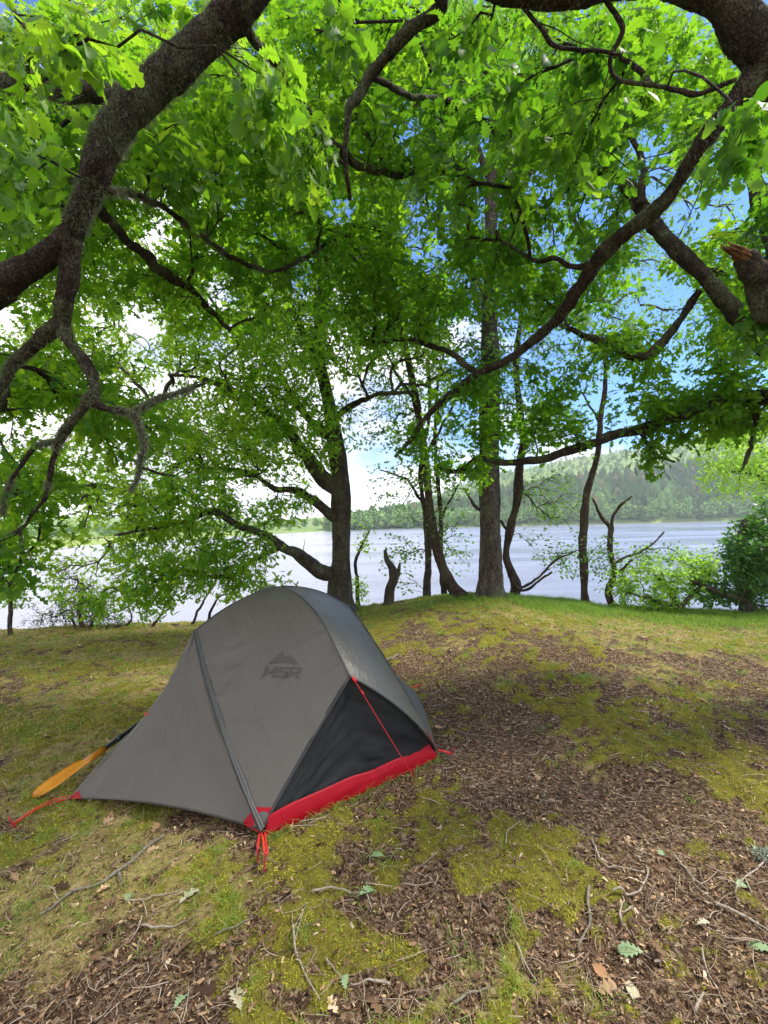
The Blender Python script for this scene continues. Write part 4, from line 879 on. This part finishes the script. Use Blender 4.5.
ribbon(spine_f, norm(-v*.3+np.array([0, 0, 1.])), .014, 'seam', M['seam'], TENT, .002)
ribbon(cross_l, norm(np.array([0, 0, 1.])-u*.3), .012, 'seam', M['seam'], TENT, .002)
ribbon(cross_r, norm(np.array([0, 0, 1.])+u*.3), .012, 'seam', M['seam'], TENT, .002)
cordobj(list(hemA[::4]-np.array([0, 0, .003])), .0035, 'hem', M['seam'], TENT)
# poles inside
cordobj(list(spine_f[::6]-np.array([0, 0, .014]))+[Nf-np.array([0, 0, .014])], .005, 'pole', M['poleal'], TENT)
for c in (leg_Al, leg_Cr, leg_Ab, leg_Cb): cordobj(list(c[::6]+(norm(Tp-c[::6])*.014)), .005, 'pole', M['poleal'], TENT)
for c in (cross_l, cross_r): cordobj(list(c[::8]-np.array([0, 0, .014])), .005, 'pole', M['poleal'], TENT)
# red corner patches
def patch(pts, name, off, mat='bathtub'):
    pts = np.array(pts)+off; c = pts.mean(0); V = np.vstack([pts, [c]]); k = len(pts)
    T = [(i, (i+1) % k, k) for i in range(k)]; V = np.vstack([V, V-off*.3]); T = T+[(b+k+1, a+k+1, c_+k+1) for a, b, c_ in T]
    return mesh_np(name, V, np.array(T), M[mat], TENT, smooth=False)
def sp(s, t): i_ = t*(S1.shape[0]-1); j_ = s*(S1.shape[1]-1); a_, b_ = int(i_), int(j_); a2, b2 = min(a_+1, S1.shape[0]-1), min(b_+1, S1.shape[1]-1); fa, fb = i_-a_, j_-b_; return (S1[a_, b_]*(1-fa)+S1[a2, b_]*fa)*(1-fb)+(S1[a_, b2]*(1-fa)+S1[a2, b2]*fa)*fb
nout = norm(-u-v*.3)
patch([Al+nout*.004+np.array([0, 0, -.02]), zip_l[-5], sp(.93, .97), leg_Al[-6]], 'corner_patch', nout*.005)
patch([Al+np.array([0, 0, -.02]), zip_l[-4], hemA[3]+np.array([0, 0, .02]), hemA[3]], 'corner_patch', nout*.005)
patch([Bl, foldL[-3], hemA[-4]+np.array([0, 0, .0])], 'corner_patch', norm(-u-v)*.004)
patch([Cr, leg_Cr[-6], zip_r[-6]], 'corner_patch', norm(u*.6-v)*.005)
# webbing, cords and stakes
def stake(pos, direction, label_=None):
    d = norm(np.array(direction)); p = gz(pos, 0.0); c = [p-d*.08, p+d*.075]
    o = cordobj(c, .0045, 'stake', M['stake'], TENT)
    return p+d*.05
sA = stake(G(264, 872), (.02, .35, 1)); sA2 = stake(G(258, 862), (-.1, .2, 1))
cordobj([Al+np.array([0, 0, -.02]), (Al+sA)/2+np.array([.0, 0, .01]), sA], .0045, 'guy_loop', M['orangecord'], TENT)
cordobj([Al+np.array([-.012, 0, -.02]), sA2], .006, 'guy_loop', M['redweb'], TENT)
cordobj([Al+np.array([.012, 0.01, -.02]), sA+np.array([.01, 0, .02])], .005, 'guy_loop', M['redweb'], TENT)
sB = stake(G(16, 828), (-.4, -.2, 1))
cordobj([Bl, (Bl+sB)/2+np.array([0, 0, .012]), sB-np.array([0, 0, .03])], .0035, 'guy_loop', M['redweb'], TENT)
cordobj([Bl+np.array([0, .01, .012]), (Bl+sB)/2+np.array([0, .02, .02]), sB-np.array([0, 0, .02])], .0025, 'guy_loop', M['orangecord'], TENT)
sC = stake(G(449, 757), (.5, -.1, 1))
cordobj([Cr, sC-np.array([0, 0, .02])], .006, 'guy_loop', M['redweb'], TENT)
cordobj([Cr+np.array([-.02, -.02, .0]), (Cr+sC)/2+np.array([0, -.05, -.03]), sC-np.array([0, 0, .03])], .003, 'pole_tip', M['deadwood'], TENT)
sBr = stake(Br+u*.10, (.4, .4, 1)); cordobj([Br, sBr-np.array([0, 0, .03])], .006, 'guy_loop', M['redweb'], TENT)
gl = G(412, 779); sG = stake(gl, (.2, -.2, 1))
cordobj([Nf-v*.03, sG-np.array([0, 0, .03])], .0022, 'guyline', M['redweb'], TENT)
tb_ = Nf-v*.03; gd = norm(sG-tb_)
cordobj([tb_-gd*.004, tb_+gd*.03], .009, 'guy_tab', M['redweb'], TENT)
cordobj([tb_+gd*.10, tb_+gd*.125], .006, 'guy_tab', M['redweb'], TENT)
tg = foldL[19]; cordobj([tg+np.array([0, .01, -.01]), tg+np.array([-.035, .05, -.02])], .012, 'guy_tab', M['redweb'], TENT)
# printed logo on the side panel: a mountain mark above three letters
def spn(s, t, off):
    p = sp(s, t); i_, j_ = int(t*55), int(s*55); return p+N1[i_, j_]*off
def find_st(px, py):
    best = None
    n = S1.shape[0]; W = S1.reshape(-1, 3)-CAM; d = W[:, 1]; q = 384+(W@RV)/d*F; r = HOR-(W@UV)/d*F
    k = int(np.argmin((q-px)**2+(r-py)**2)); i_, j_ = divmod(k, n); return j_/(n-1), i_/(n-1)
LO = find_st(264, 677); LX = find_st(299, 678); LY = find_st(265, 655)
ex = (sp(*LX)-sp(*LO)); ey = (sp(*LY)-sp(*LO)); o0 = sp(*LO)
W1 = S1.reshape(-1, 3); N1f = N1.reshape(-1, 3)
def on_panel(x, y):
    p = o0+ex*x+ey*y; d2 = ((W1-p)**2).sum(1); idx = np.argsort(d2)[:4]; wt = 1/(d2[idx]+1e-6); c = (W1[idx]*wt[:, None]).sum(0)/wt.sum(); nn = norm((N1f[idx]).sum(0)); return p-nn*np.dot(p-c, nn)+nn*.004
lg = Acc()
def quad_strip(poly, w_=.035):
    for (x0, y0), (x1, y1) in zip(poly[:-1], poly[1:]):
        L = math.hypot(x1-x0, y1-y0); nx_, ny_ = -(y1-y0)/L*w_, (x1-x0)/L*w_; ex_, ey_ = (x1-x0)/L*w_*.6, (y1-y0)/L*w_*.6
        n0 = 5; V = []
        for q in range(n0):
            t = q/(n0-1); cx, cy = x0-ex_+(x1-x0+2*ex_)*t, y0-ey_+(y1-y0+2*ey_)*t
            V += [on_panel(cx-nx_, cy-ny_), on_panel(cx+nx_, cy+ny_)]
        lg.add(V, [(2*q, 2*q+1, 2*q+3, 2*q+2) for q in range(n0-1)])
k_ = .12   # italic slant
def L_(pts, x0): return [(x0+p[0]*.28+p[1]*k_*.6, p[1]*.42) for p in pts]
quad_strip(L_([(0, 0), (0, 1), (.5, .35), (1, 1), (1, 0)], 0)); quad_strip(L_([(0, .08), (.9, .08), (.9, .5), (.1, .55), (.1, .95), (1, .95)], .36)); quad_strip(L_([(0, 0), (0, .95), (.9, .95), (.9, .5), (.05, .48), (1, 0)], .72))
for poly in ([(.12, .58), (.52, 1.15), (.60, .86), (.72, .98), (.98, .58)],):
    c = (.52, .66); V = [on_panel(*c)]+[on_panel(*p) for p in poly]; lg.add(V, None, [(0, i+1, i+2) for i in range(len(poly)-1)])
lg.build('logo', M['logo'], SP1, smooth=False)

# ------------------------------------------------------------------ paddle
p0 = G(33, 801); p0[2] += .015
p1 = P(103, 750, 2.98); p2 = P(150, 715, 3.32)
pd = norm(p2-p1)
p1z = max(p1[2], Hs(p1[0], p1[1])+.06); 
PAD = empty('paddle', tuple(p0), 'yellow bladed paddle with black shaft leaning behind the left of the tent', 'paddle')
SH = cordobj([p1-pd*.03, p2, p2+pd*.22], .0145, 'shaft', M['pad_black'], PAD, 12)
cordobj([p1+pd*.10, p1+pd*.14], .019, 'collar', M['pad_black'], SH, 12)
bd = norm(p1-p0); Lb = np.linalg.norm(p1-p0); nb = norm(CAM-p0)*.5+np.array([0, 0, .7]); nb = norm(nb-bd*np.dot(nb, bd)); sd = np.cross(nb, bd)
prof = [(0, .008), (.03, .024), (.10, .034), (.25, .040), (.45, .037), (.62, .031), (.75, .024), (.82, .021), (.9, .018), (1.03, .018)]
Vb = []
for t, w_ in prof:
    for a, h_ in [(-1, .0), (-.6, .006), (-.2, .009), (0, .018 if t > .1 else .008), (.2, .009), (.6, .006), (1, .0)]:
        tk = .018 if t > .8 else 0; Vb.append(p0+bd*Lb*t+sd*a*w_+nb*(h_+tk*math.sqrt(max(0, 1-a*a))+.02*(a*a)*(1 if t < .75 else 0)))
    for a, h_ in [(1, -.003), (.5, -.003), (0, -.004), (-.5, -.003), (-1, -.003)]:
        tk = .018 if t > .8 else 0; Vb.append(p0+bd*Lb*t+sd*a*w_+nb*(h_-tk*math.sqrt(max(0, 1-a*a))+.02*(a*a)*(1 if t < .75 else 0)))
k = 12; Qb = [(i*k+j, i*k+(j+1) % k, (i+1)*k+(j+1) % k, (i+1)*k+j) for i in range(len(prof)-1) for j in range(k)]
Vb = np.array(Vb); n = len(Vb); Vb = np.vstack([Vb, Vb[:k].mean(0), Vb[-k:].mean(0)])
Tb = [(n, (j+1) % k, j) for j in range(k)]+[(n+1, n-k+j, n-k+(j+1) % k) for j in range(k)]
mesh_np('blade', Vb, [np.array(Qb), np.array(Tb)], M['blade'], PAD)

# ------------------------------------------------------------------ ground cover
def in_tent(x, y):
    dx = x-A0[0]; dy = y-A0[1]; a = dx*u[0]+dy*u[1]; b = dx*v[0]+dy*v[1]
    return (a > -.02) & (a < WID+.02) & (b > 0.01) & (b < LEN)
def sample(n, dens, ymax=9.2, p=1.35):
    """points on the ground, thinned with distance"""
    y = .75+(RS.rand(n)**p)*(ymax-.75); x = (RS.rand(n)*2-1)*(y*.95+.5)
    k = (RS.rand(n) < dens(x, y)) & ~in_tent(x, y); return x[k], y[k]
def slope_frame(x, y):
    e = .01; z = H(x, y); gx = (H(x+e, y)-z)/e; gy = (H(x, y+e)-z)/e; return z, norm(np.stack([-gx, -gy, np.ones_like(x)], 1))
# dead leaf fragments and bark chips
def dl(x, y):
    mo, gr, so = masks(x, y); return np.clip(1.0-mo*.72-gr*.4, .12, 1)
x, y = sample(360000, dl)
n = len(x); z, nr = slope_frame(x, y)
pos = np.stack([x, y, z+.003+RS.rand(n)*.006], 1); an = RS.rand(n)*2*PI; ax = np.stack([np.cos(an), np.sin(an), RS.randn(n)*.22], 1)
nn = norm(nr+RS.randn(n, 3)*.38)
CH = (np.array([(-.5, -1, 0), (.5, -.9, .1), (-.6, 0, .28), (.55, .1, .2), (-.35, 1, -.05), (.4, .9, .1)])*np.array([.5, .5, .5]), np.array([(0, 1, 3, 2), (2, 3, 5, 4)]))
sz = .0042+.019*RS.rand(n)**4+.0010*y; asp = .14+.75*RS.rand(n)**1.9
side = norm(np.cross(ax, nn)); axn = norm(ax); up = np.cross(side, axn)
TV, TQ = CH
V = pos[:, None]+sz[:, None, None]*(side[:, None]*TV[None, :, 0:1]*asp[:, None, None]*1.2+axn[:, None]*TV[None, :, 1:2]*1.2+up[:, None]*(TV[None, :, 2]*(.6+RS.randn(n, 1)*.6))[:, :, None])
Q = (TQ[None]+(np.arange(n)*6)[:, None, None]).reshape(-1, 4)
o = mesh_np('leaf_litter', V.reshape(-1, 3), Q, M['litter'], attrs={'tint': np.repeat(np.clip(RS.beta(1.15, 2.0, n), 0, 1), 6)}, smooth=False)
tag(o, 'brown leaf litter and bark chips strewn over the forest floor', 'leaf litter', kind='stuff')
# whole dead oak leaves
x, y = sample(1000, lambda x, y: np.clip(.9-masks(x, y)[0]*.6, .2, 1)*np.ones_like(x))
n = len(x); z, nr = slope_frame(x, y)
lf = []
TVo = OAK[0].copy()
an = RS.rand(n)*2*PI
class _R: pass
r_ = _R(); r_.location = (0, 0, 0); r_.parent = None
o = leaf_mesh('dead_leaves', np.stack([x, y, z+.012], 1), np.stack([np.cos(an), np.sin(an), .15*RS.randn(n)], 1), norm(nr+RS.randn(n, 3)*.4), .035+.04*RS.rand(n), np.clip(RS.beta(1.8, 2.2, n), 0, 1), OAKM, M['litter'], None)
tag(o, 'whole dry brown oak leaves scattered over the litter', 'dead leaves', kind='stuff')
# small twigs
tw = Acc(); x, y = sample(15000, lambda x, y: np.clip(.9-masks(x, y)[0]*.6-masks(x, y)[1]*.3, .1, 1), 8.)
zz, _n = slope_frame(x, y)
for i in range(len(x)):
    L = .03+.12*rnd.random()**2.2; an = rnd.uniform(0, 2*PI); d = np.array([math.cos(an), math.sin(an)]); cu = rnd.uniform(-.13, .13)*L; r = (.0007+.0012*rnd.random()**1.5)*(1+.12*y[i])
    xs_ = x[i]+d[0]*L*np.array([-.5, 0, .5])-d[1]*cu*np.array([0, 1, 0]); ys_ = y[i]+d[1]*L*np.array([-.5, 0, .5])+d[0]*cu*np.array([0, 1, 0])
    pts = np.stack([xs_, ys_, zz[i]+.006+np.array([rnd.random(), rnd.random(), rnd.random()])*.014], 1)
    c, rr = spline(pts, [r, r, r*.6], L/5); V, Q, T = tube(c, rr, 4, cap=False); tw.add(V, Q, None, rnd.betavariate(2, 2.2))
o = tw.build('twig_litter', M['twiglit']); tag(o, 'small dry twigs strewn through the leaf litter', 'twigs', kind='stuff')
# grass
def blades(name, x, y, Lf, wd, lab, mat, tint, spread=.5, cat='grass'):
    n = len(x); z = H(x, y); p = np.stack([x, y, z-.003], 1); L = Lf(x, y)*(.5+.8*RS.rand(n))
    an = RS.rand(n)*2*PI; d = norm(np.stack([np.cos(an)*spread, np.sin(an)*spread, np.ones(n)], 1)+RS.randn(n, 3)*.15)
    an2 = RS.rand(n)*2*PI; s = np.stack([np.cos(an2), np.sin(an2), np.zeros(n)], 1)*(wd*(1+.25*y))[:, None]
    bn = np.stack([np.cos(an), np.sin(an), -.5*np.ones(n)], 1)*.5
    m1 = p+d*(L*.5)[:, None]; m2 = p+norm(d+bn*.8)*(L*.98)[:, None]
    V = np.stack([p-s, p+s, m1-s*.8, m1+s*.8, m2], 1).reshape(-1, 3); b = (np.arange(n)*5)[:, None]
    o = mesh_np(name, V, [b+np.array([[0, 1, 3, 2]]), b+np.array([[2, 3, 4]])], mat, attrs={'tint': np.repeat(tint, 5)})
    return tag(o, lab, cat, kind='stuff')
x, y = sample(190000, lambda x, y: np.clip(masks(x, y)[1]*1.1-.06, .03, 1)*.8, 9.6, 1.15)
x2, y2 = RS.rand(150000)*8.5-1, 6.6+RS.rand(150000)*2.6; k = RS.rand(150000) < np.clip(sstep(6.8, 7.8, y2)*sstep(-.5, 2.5, x2)*(.7+.8*vnoise(x2*2, y2*2, seed=63)), 0, 1); x = np.concatenate([x, x2[k]]); y = np.concatenate([y, y2[k]])
lx = lambda x, y: .022+.085*sstep(6.3, 8.0, y)*sstep(.5, 2.5, x)+.02*sstep(6.5, 8, y)+.02*(vnoise(x*3, y*3, seed=61) > .35)
n = len(x); hx = sstep(6, 8, y)*sstep(0, 2.5, x)
blades('grass', x, y, lx, .0011, 'short wispy grass growing through the litter and along the crest', M['grass'], np.clip(.62-.28*hx+.2*RS.randn(n)+.25*sstep(-1, -3, x)*(1-hx), 0, 1))
# wisps of longer grass in tufts
tx, ty = sample(2200, lambda x, y: np.clip(masks(x, y)[1], .03, 1)*.9, 9.3, 1.1)
e_ = RS.rand(260); ex_p = A0[0]+(C0[0]-A0[0])*e_-v[0]*(.02+.03*RS.rand(260)); ey_p = A0[1]+(C0[1]-A0[1])*e_-v[1]*(.02+.03*RS.rand(260))
tx = np.concatenate([tx, ex_p[:26]]); ty = np.concatenate([ty, ey_p[:26]])
rep = 16; x = np.repeat(tx, rep)+RS.randn(len(tx)*rep)*.022; y = np.repeat(ty, rep)+RS.randn(len(tx)*rep)*.022; k = ~in_tent(x, y); x = x[k]; y = y[k]; n = len(x)
blades('grass_tufts', x, y, lambda x, y: .06+.05*RS.rand(len(x)), .0011, 'longer thin grass wisps in loose tufts across the clearing', M['grass'], np.clip(.35+.22*RS.randn(n), 0, 1), 1.1)
# moss tufts
x, y = sample(420000, lambda x, y: np.clip(masks(x, y)[0]*1.15-.12+.55*vnoise(x*9, y*9, seed=36)*1.0+.35*vnoise(x*26, y*26, seed=39)-.12, 0, 1)*.9, 8.6, 1.5)
n = len(x)
blades('moss', x, y, lambda x, y: .007+.006*RS.rand(len(x))+.0012*y, .0016, 'yellow green moss cushions covering parts of the ground', M['moss'], np.clip(.5+.3*fbm(x*3, y*3, seed=77, o=3)*1.4+.2*RS.randn(n), 0, 1), 1.0, 'moss')

# ------------------------------------------------------------------ sticks and fallen leaves that stand out
def stick(pix, r, label, mat='palestick', name='stick', forks=(), lift=.006, group='sticks lying on the ground'):
    r = r*.82
    def gp(q):
        p = G(*q); return np.array([p[0], p[1], Hs(p[0], p[1])+r+lift])
    pts = [gp(q) for q in pix]; n = len(pts)
    c, rr = spline(pts, [r*(1-.45*i/(n-1)) for i in range(n)], .012); c[:, 2] = H(c[:, 0], c[:, 1])+r*.8+lift+.004*np.sin(np.arange(len(c))*.3)
    a = Acc(); V, Q, T = tube(c, rr, 8, .3, 25, int(pix[0][0])); a.add(V, Q, T)
    for fk in forks:
        c, rr = spline([gp(q) for q in fk], [r*.7]*(len(fk)-1)+[r*.4], .012); V, Q, T = tube(c, rr, 7, .3, 25, 3); a.add(V, Q, T)
    o = a.build(name, M[mat], None, tuple(pts[0])); tag(o, label, 'stick', group); return o
stick([(163, 838), (140, 856), (118, 874), (100, 886), (72, 894), (40, 918)], .011, 'long dark mossy branch lying below the left corner of the tent', 'stick', forks=[[(118, 874), (122, 886)]])
stick([(293, 926), (296, 955), (305, 975), (320, 1003)], .0045, 'long pale curved twig with a forked top left of the bright moss patch', forks=[[(294, 930), (306, 908)], [(294, 945), (303, 915)]])
stick([(127, 903), (150, 900), (178, 892), (184, 890)], .004, 'thin pale twig pointing at the dry leaf below the tent')
stick([(142, 927), (150, 930), (165, 929), (188, 922)], .006, 'pale lichen covered bent stick in the grass below the dry leaf')
stick([(214, 938), (235, 930), (252, 920), (262, 912)], .0045, 'greenish twig lying in the grass left of the forked twig', 'stick')
stick([(326, 960), (334, 972), (345, 986)], .004, 'short thin twig just left of the bright moss patch')
stick([(390, 987), (372, 984), (350, 986)], .006, 'stubby grey stick below the bright moss patch', 'palestick')
stick([(589, 888), (588, 905), (590, 925), (583, 940), (578, 952)], .008, 'black crooked root piece lying on the bright moss', 'stick')
stick([(622, 925), (620, 916), (624, 905), (623, 898)], .005, 'small white Y shaped twig beside the black root piece', forks=[[(621, 916), (628, 912), (633, 908)]])
stick([(612, 893), (625, 897), (640, 892), (648, 876), (646, 868)], .006, 'pale curved hooked twig on bare soil above the Y shaped twig')
stick([(592, 840), (602, 862), (622, 870), (645, 875)], .006, 'long straight brown twig above the hooked twig', 'palestick')
stick([(674, 856), (685, 870), (700, 885), (708, 892)], .006, 'thick pale straight stick in the middle of the bare soil')
stick([(702, 950), (706, 970), (718, 992), (728, 1012)], .004, 'thin tan bent twig near the bottom right corner')
stick([(715, 905), (735, 915), (755, 925), (768, 932)], .008, 'thick weathered stick running off the right edge')
stick([(768, 858), (760, 868), (745, 880), (735, 895)], .006, 'crooked grey stick beside the pale lichen at the right edge', forks=[[(745, 880), (752, 896)]])
stick([(695, 1015), (700, 1004), (704, 996)], .007, 'short stubby pale stick by the bottom edge')
stick([(398, 656), (388, 660), (378, 660)], .02, 'dark piece of wood lying just behind the right side of the tent', 'stick')
stick([(312, 893), (340, 891), (366, 893)], .006, 'straight pale stick below the front corner of the tent', forks=[[(366, 893), (372, 912)]])
stick([(453, 1005), (470, 996), (490, 990)], .006, 'grey stick half sunk in moss at the bottom centre', 'stick')
stick([(516, 945), (526, 968), (538, 985)], .005, 'pale twig next to the orange brown dead leaf')
stick([(545, 815), (560, 820), (585, 830), (600, 838)], .004, 'thin dark twig on the brown litter right of centre', 'stick')
stick([(506, 845), (508, 832), (520, 822)], .004, 'small arched twig above the central moss', 'palestick')
gm = leaf_mat('fallen_green_leaf', [(0, (.20, .34, .14)), (1, (.30, .42, .22))], [(0, (.2, .35, .1)), (1, (.25, .4, .15))], .15, .5, True)
pm = leaf_mat('fallen_pale_leaf', [(0, (.40, .34, .20)), (1, (.50, .48, .34))], [(0, (.3, .3, .15)), (1, (.35, .35, .2))], .15, .7, True)
om = leaf_mat('fallen_orange_leaf', [(0, (.42, .20, .09)), (1, (.5, .26, .13))], [(0, (.4, .2, .1)), (1, (.4, .2, .1))], .15, .6, True)
def fallen(px, py, size, deg, mat, label, tint=.5, tpl=OAK, tilt=.2):
    p = G(px, py); an = math.radians(deg); p = np.array([p[0], p[1], Hs(p[0], p[1])+.014])
    TV, TQ, TU = tpl; ax = norm(np.array([math.cos(an), math.sin(an), tilt*.3])); nr = norm(np.array([rnd.uniform(-tilt, tilt), rnd.uniform(-tilt, tilt)-.15, 1.])); side = norm(np.cross(ax, nr)); up = np.cross(side, ax)
    V = p+size*(side*TV[:, 0:1]*1.15+ax*(TV[:, 1:2]-.5)+up*TV[:, 2:3])
    st = p+size*(ax*np.array([[-.5], [-.62], [-.75]])+up*np.array([[0], [.01], [.03]])); v2, q2, t2 = tube(st, .0012, 4)
    k = len(V); V = np.vstack([V, v2]); U2 = np.vstack([TU, np.zeros((len(v2), 2))])
    o = mesh_np('fallen_leaf', V, [np.vstack([TQ, q2+k]), t2+k], mat, None, tuple(p), {'tint': np.full(len(V), tint)}, U2)
    tag(o, label, 'leaf', 'fresh leaves fallen on the ground')
fallen(631, 953, .085, 170, gm, 'large pale green oak leaf lying flat at the lower right')
fallen(366, 893, .075, 40, gm, 'green lobed leaf lying above the bright moss patch')
fallen(378, 857, .065, 160, gm, 'green leaf lying in front of the red tent floor')
fallen(742, 887, .075, 20, gm, 'pale green leaf on bare soil near the right edge')
fallen(762, 950, .08, 150, gm, 'green leaf cut by the right edge of the picture')
fallen(189, 897, .09, 60, pm, 'folded pale yellow leaf on the grass below the tent', .9, OAKM, .5)
fallen(128, 899, .06, 110, gm, 'small green leaf left of the folded pale leaf')
fallen(180, 1003, .06, 80, gm, 'small grey green leaf near the bottom left', .8)
fallen(238, 1001, .085, 120, pm, 'pale lobed dry leaf near the bottom left', .6, OAK, .5)
fallen(632, 993, .065, 70, pm, 'rounded pale tan leaf at the bottom right', .3, SML, .5)
fallen(600, 974, .055, 130, om, 'orange brown dry leaf at the bottom right', .5, SML, .8)
fallen(703, 925, .05, 10, pm, 'grey cream curled leaf on the bare soil', .9, OAKM, .8)
fallen(660, 855, .04, 140, gm, 'yellow green small leaf on the brown litter', 1., SML, .4)
fallen(345, 985, .05, 100, gm, 'grey green tattered leaf under the bright moss patch', .9, OAK, .8)
fallen(755, 850, .05, 60, gm, 'pale green leaf beside the lichen clump', .8, OAK, .5)
# lichen clump at right edge
p = G(764, 858); n = 420; q = RS.randn(n, 3)*np.array([.025, .02, .01]); b_ = np.array([p[0], p[1], Hs(p[0], p[1])+.015])+q
d = norm(RS.randn(n, 3)); s = norm(np.cross(d, RS.randn(n, 3)))*.0016; V = np.stack([b_-s, b_+s, b_+d*.02+s, b_+d*.02-s], 1).reshape(-1, 3)
lm_ = tint_mat('pale_lichen_clump', [(0, (.2, .23, .15)), (1, (.36, .40, .29))], .9)
o = mesh_np('lichen_clump', V, (np.arange(n)*4)[:, None]+np.array([[0, 1, 2, 3]]), lm_, None, tuple(p), {'tint': np.repeat(RS.rand(n), 4)}); tag(o, 'pale grey green tuft of fallen lichen at the right edge', 'lichen')

# ------------------------------------------------------------------ light and sky
SUN_EL = math.radians(50); SUN_AZ = math.radians(72)   # azimuth from +Y towards +X
sd_ = np.array([math.sin(SUN_AZ)*math.cos(SUN_EL), math.cos(SUN_AZ)*math.cos(SUN_EL), math.sin(SUN_EL)])
ld = bpy.data.lights.new('sun', 'SUN'); ld.energy = 3.8; ld.angle = math.radians(10); ld.color = (1, .93, .82)
lo = bpy.data.objects.new('sun', ld); COL.objects.link(lo); lo.rotation_euler = Vector(sd_).to_track_quat('Z', 'Y').to_euler()
wd = bpy.data.worlds.new('World'); scn.world = wd; wd.use_nodes = True; nt = wd.node_tree
for n_ in list(nt.nodes): nt.nodes.remove(n_)
out = nd(nt, 'OutputWorld'); bg = nd(nt, 'Background'); bg.inputs[1].default_value = .12
sky = nd(nt, 'TexSky', sky_type='NISHITA'); sky.sun_disc = False; sky.sun_elevation = SUN_EL; sky.sun_rotation = SUN_AZ; sky.air_density = 1.2; sky.dust_density = .4; sky.ozone_density = 3.
tcg = nd(nt, 'TexCoord').outputs['Generated']; spx = nd(nt, 'SeparateXYZ'); nt.links.new(tcg, spx.inputs[0])
mp = nd(nt, 'Mapping'); mp.inputs['Scale'].default_value = (1, 1, 1.8); nt.links.new(tcg, mp.inputs[0])
cn = nd(nt, 'TexNoise'); cn.inputs['Scale'].default_value = 2.6; cn.inputs['Detail'].default_value = 8; cn.inputs['Roughness'].default_value = .55; nt.links.new(mp.outputs[0], cn.inputs['Vector'])
bias = mth(nt, 'ADD', mth(nt, 'MULTIPLY', spx.outputs[0], -.36), mth(nt, 'MULTIPLY', mth(nt, 'SUBTRACT', .35, spx.outputs[1], True), .5))  # more cloud behind the camera, added out of view to whiten the ground light
zb = mth(nt, 'MULTIPLY', mth(nt, 'SUBTRACT', .28, spx.outputs[2]), .6)
cm = mth(nt, 'ADD', mth(nt, 'ADD', cn.outputs['Fac'], bias), zb)
msk = ramp(nt, cm, [(.42, (0, 0, 0)), (.56, (1, 1, 1))])
cd = nd(nt, 'TexNoise'); cd.inputs['Scale'].default_value = 5; cd.inputs['Detail'].default_value = 6; nt.links.new(mp.outputs[0], cd.inputs['Vector'])
cc = ramp(nt, cd.outputs['Fac'], [(.35, (6.0, 5.9, 6.5)), (.65, (9.4, 9.0, 9.4))])
skb = mixc(nt, 1., sky.outputs[0], (.30, .60, 1.0), 'MULTIPLY')
fin = mixc(nt, msk, skb, cc)
nt.links.new(fin, bg.inputs[0]); nt.links.new(bg.outputs[0], out.inputs[0])
scn.view_settings.view_transform = 'Standard'; scn.view_settings.look = 'None'; scn.view_settings.exposure = .9; scn.view_settings.gamma = 1
scn.cycles.max_bounces = 8; scn.cycles.diffuse_bounces = 5; scn.cycles.transmission_bounces = 6; scn.cycles.transparent_max_bounces = 4
scn.cycles.use_denoising = True

# ------------------------------------------------------------------ air over the lake
hz, nt, out = newmat('haze'); pv = nd(nt, 'VolumePrincipled'); pv.inputs['Color'].default_value = (.86, .92, 1, 1); pv.inputs['Density'].default_value = .0003; pv.inputs['Anisotropy'].default_value = .2
nt.links.new(pv.outputs[0], out.inputs[1])
a = Acc(); lo_, hi_ = np.array([-2700, -360, -6.]), np.array([3400, 2000, 175.])
Vb = [(x_, y_, z_) for z_ in (lo_[2], hi_[2]) for y_ in (lo_[1], hi_[1]) for x_ in (lo_[0], hi_[0])]
a.add(Vb, [(0, 2, 3, 1), (4, 5, 7, 6), (0, 1, 5, 4), (2, 6, 7, 3), (0, 4, 6, 2), (1, 3, 7, 5)]); o = a.build('haze', hz, smooth=False)
tag(o, 'thin pale haze hanging over the lake and the far hill', 'haze', kind='stuff')
scn.cycles.volume_bounces = 1
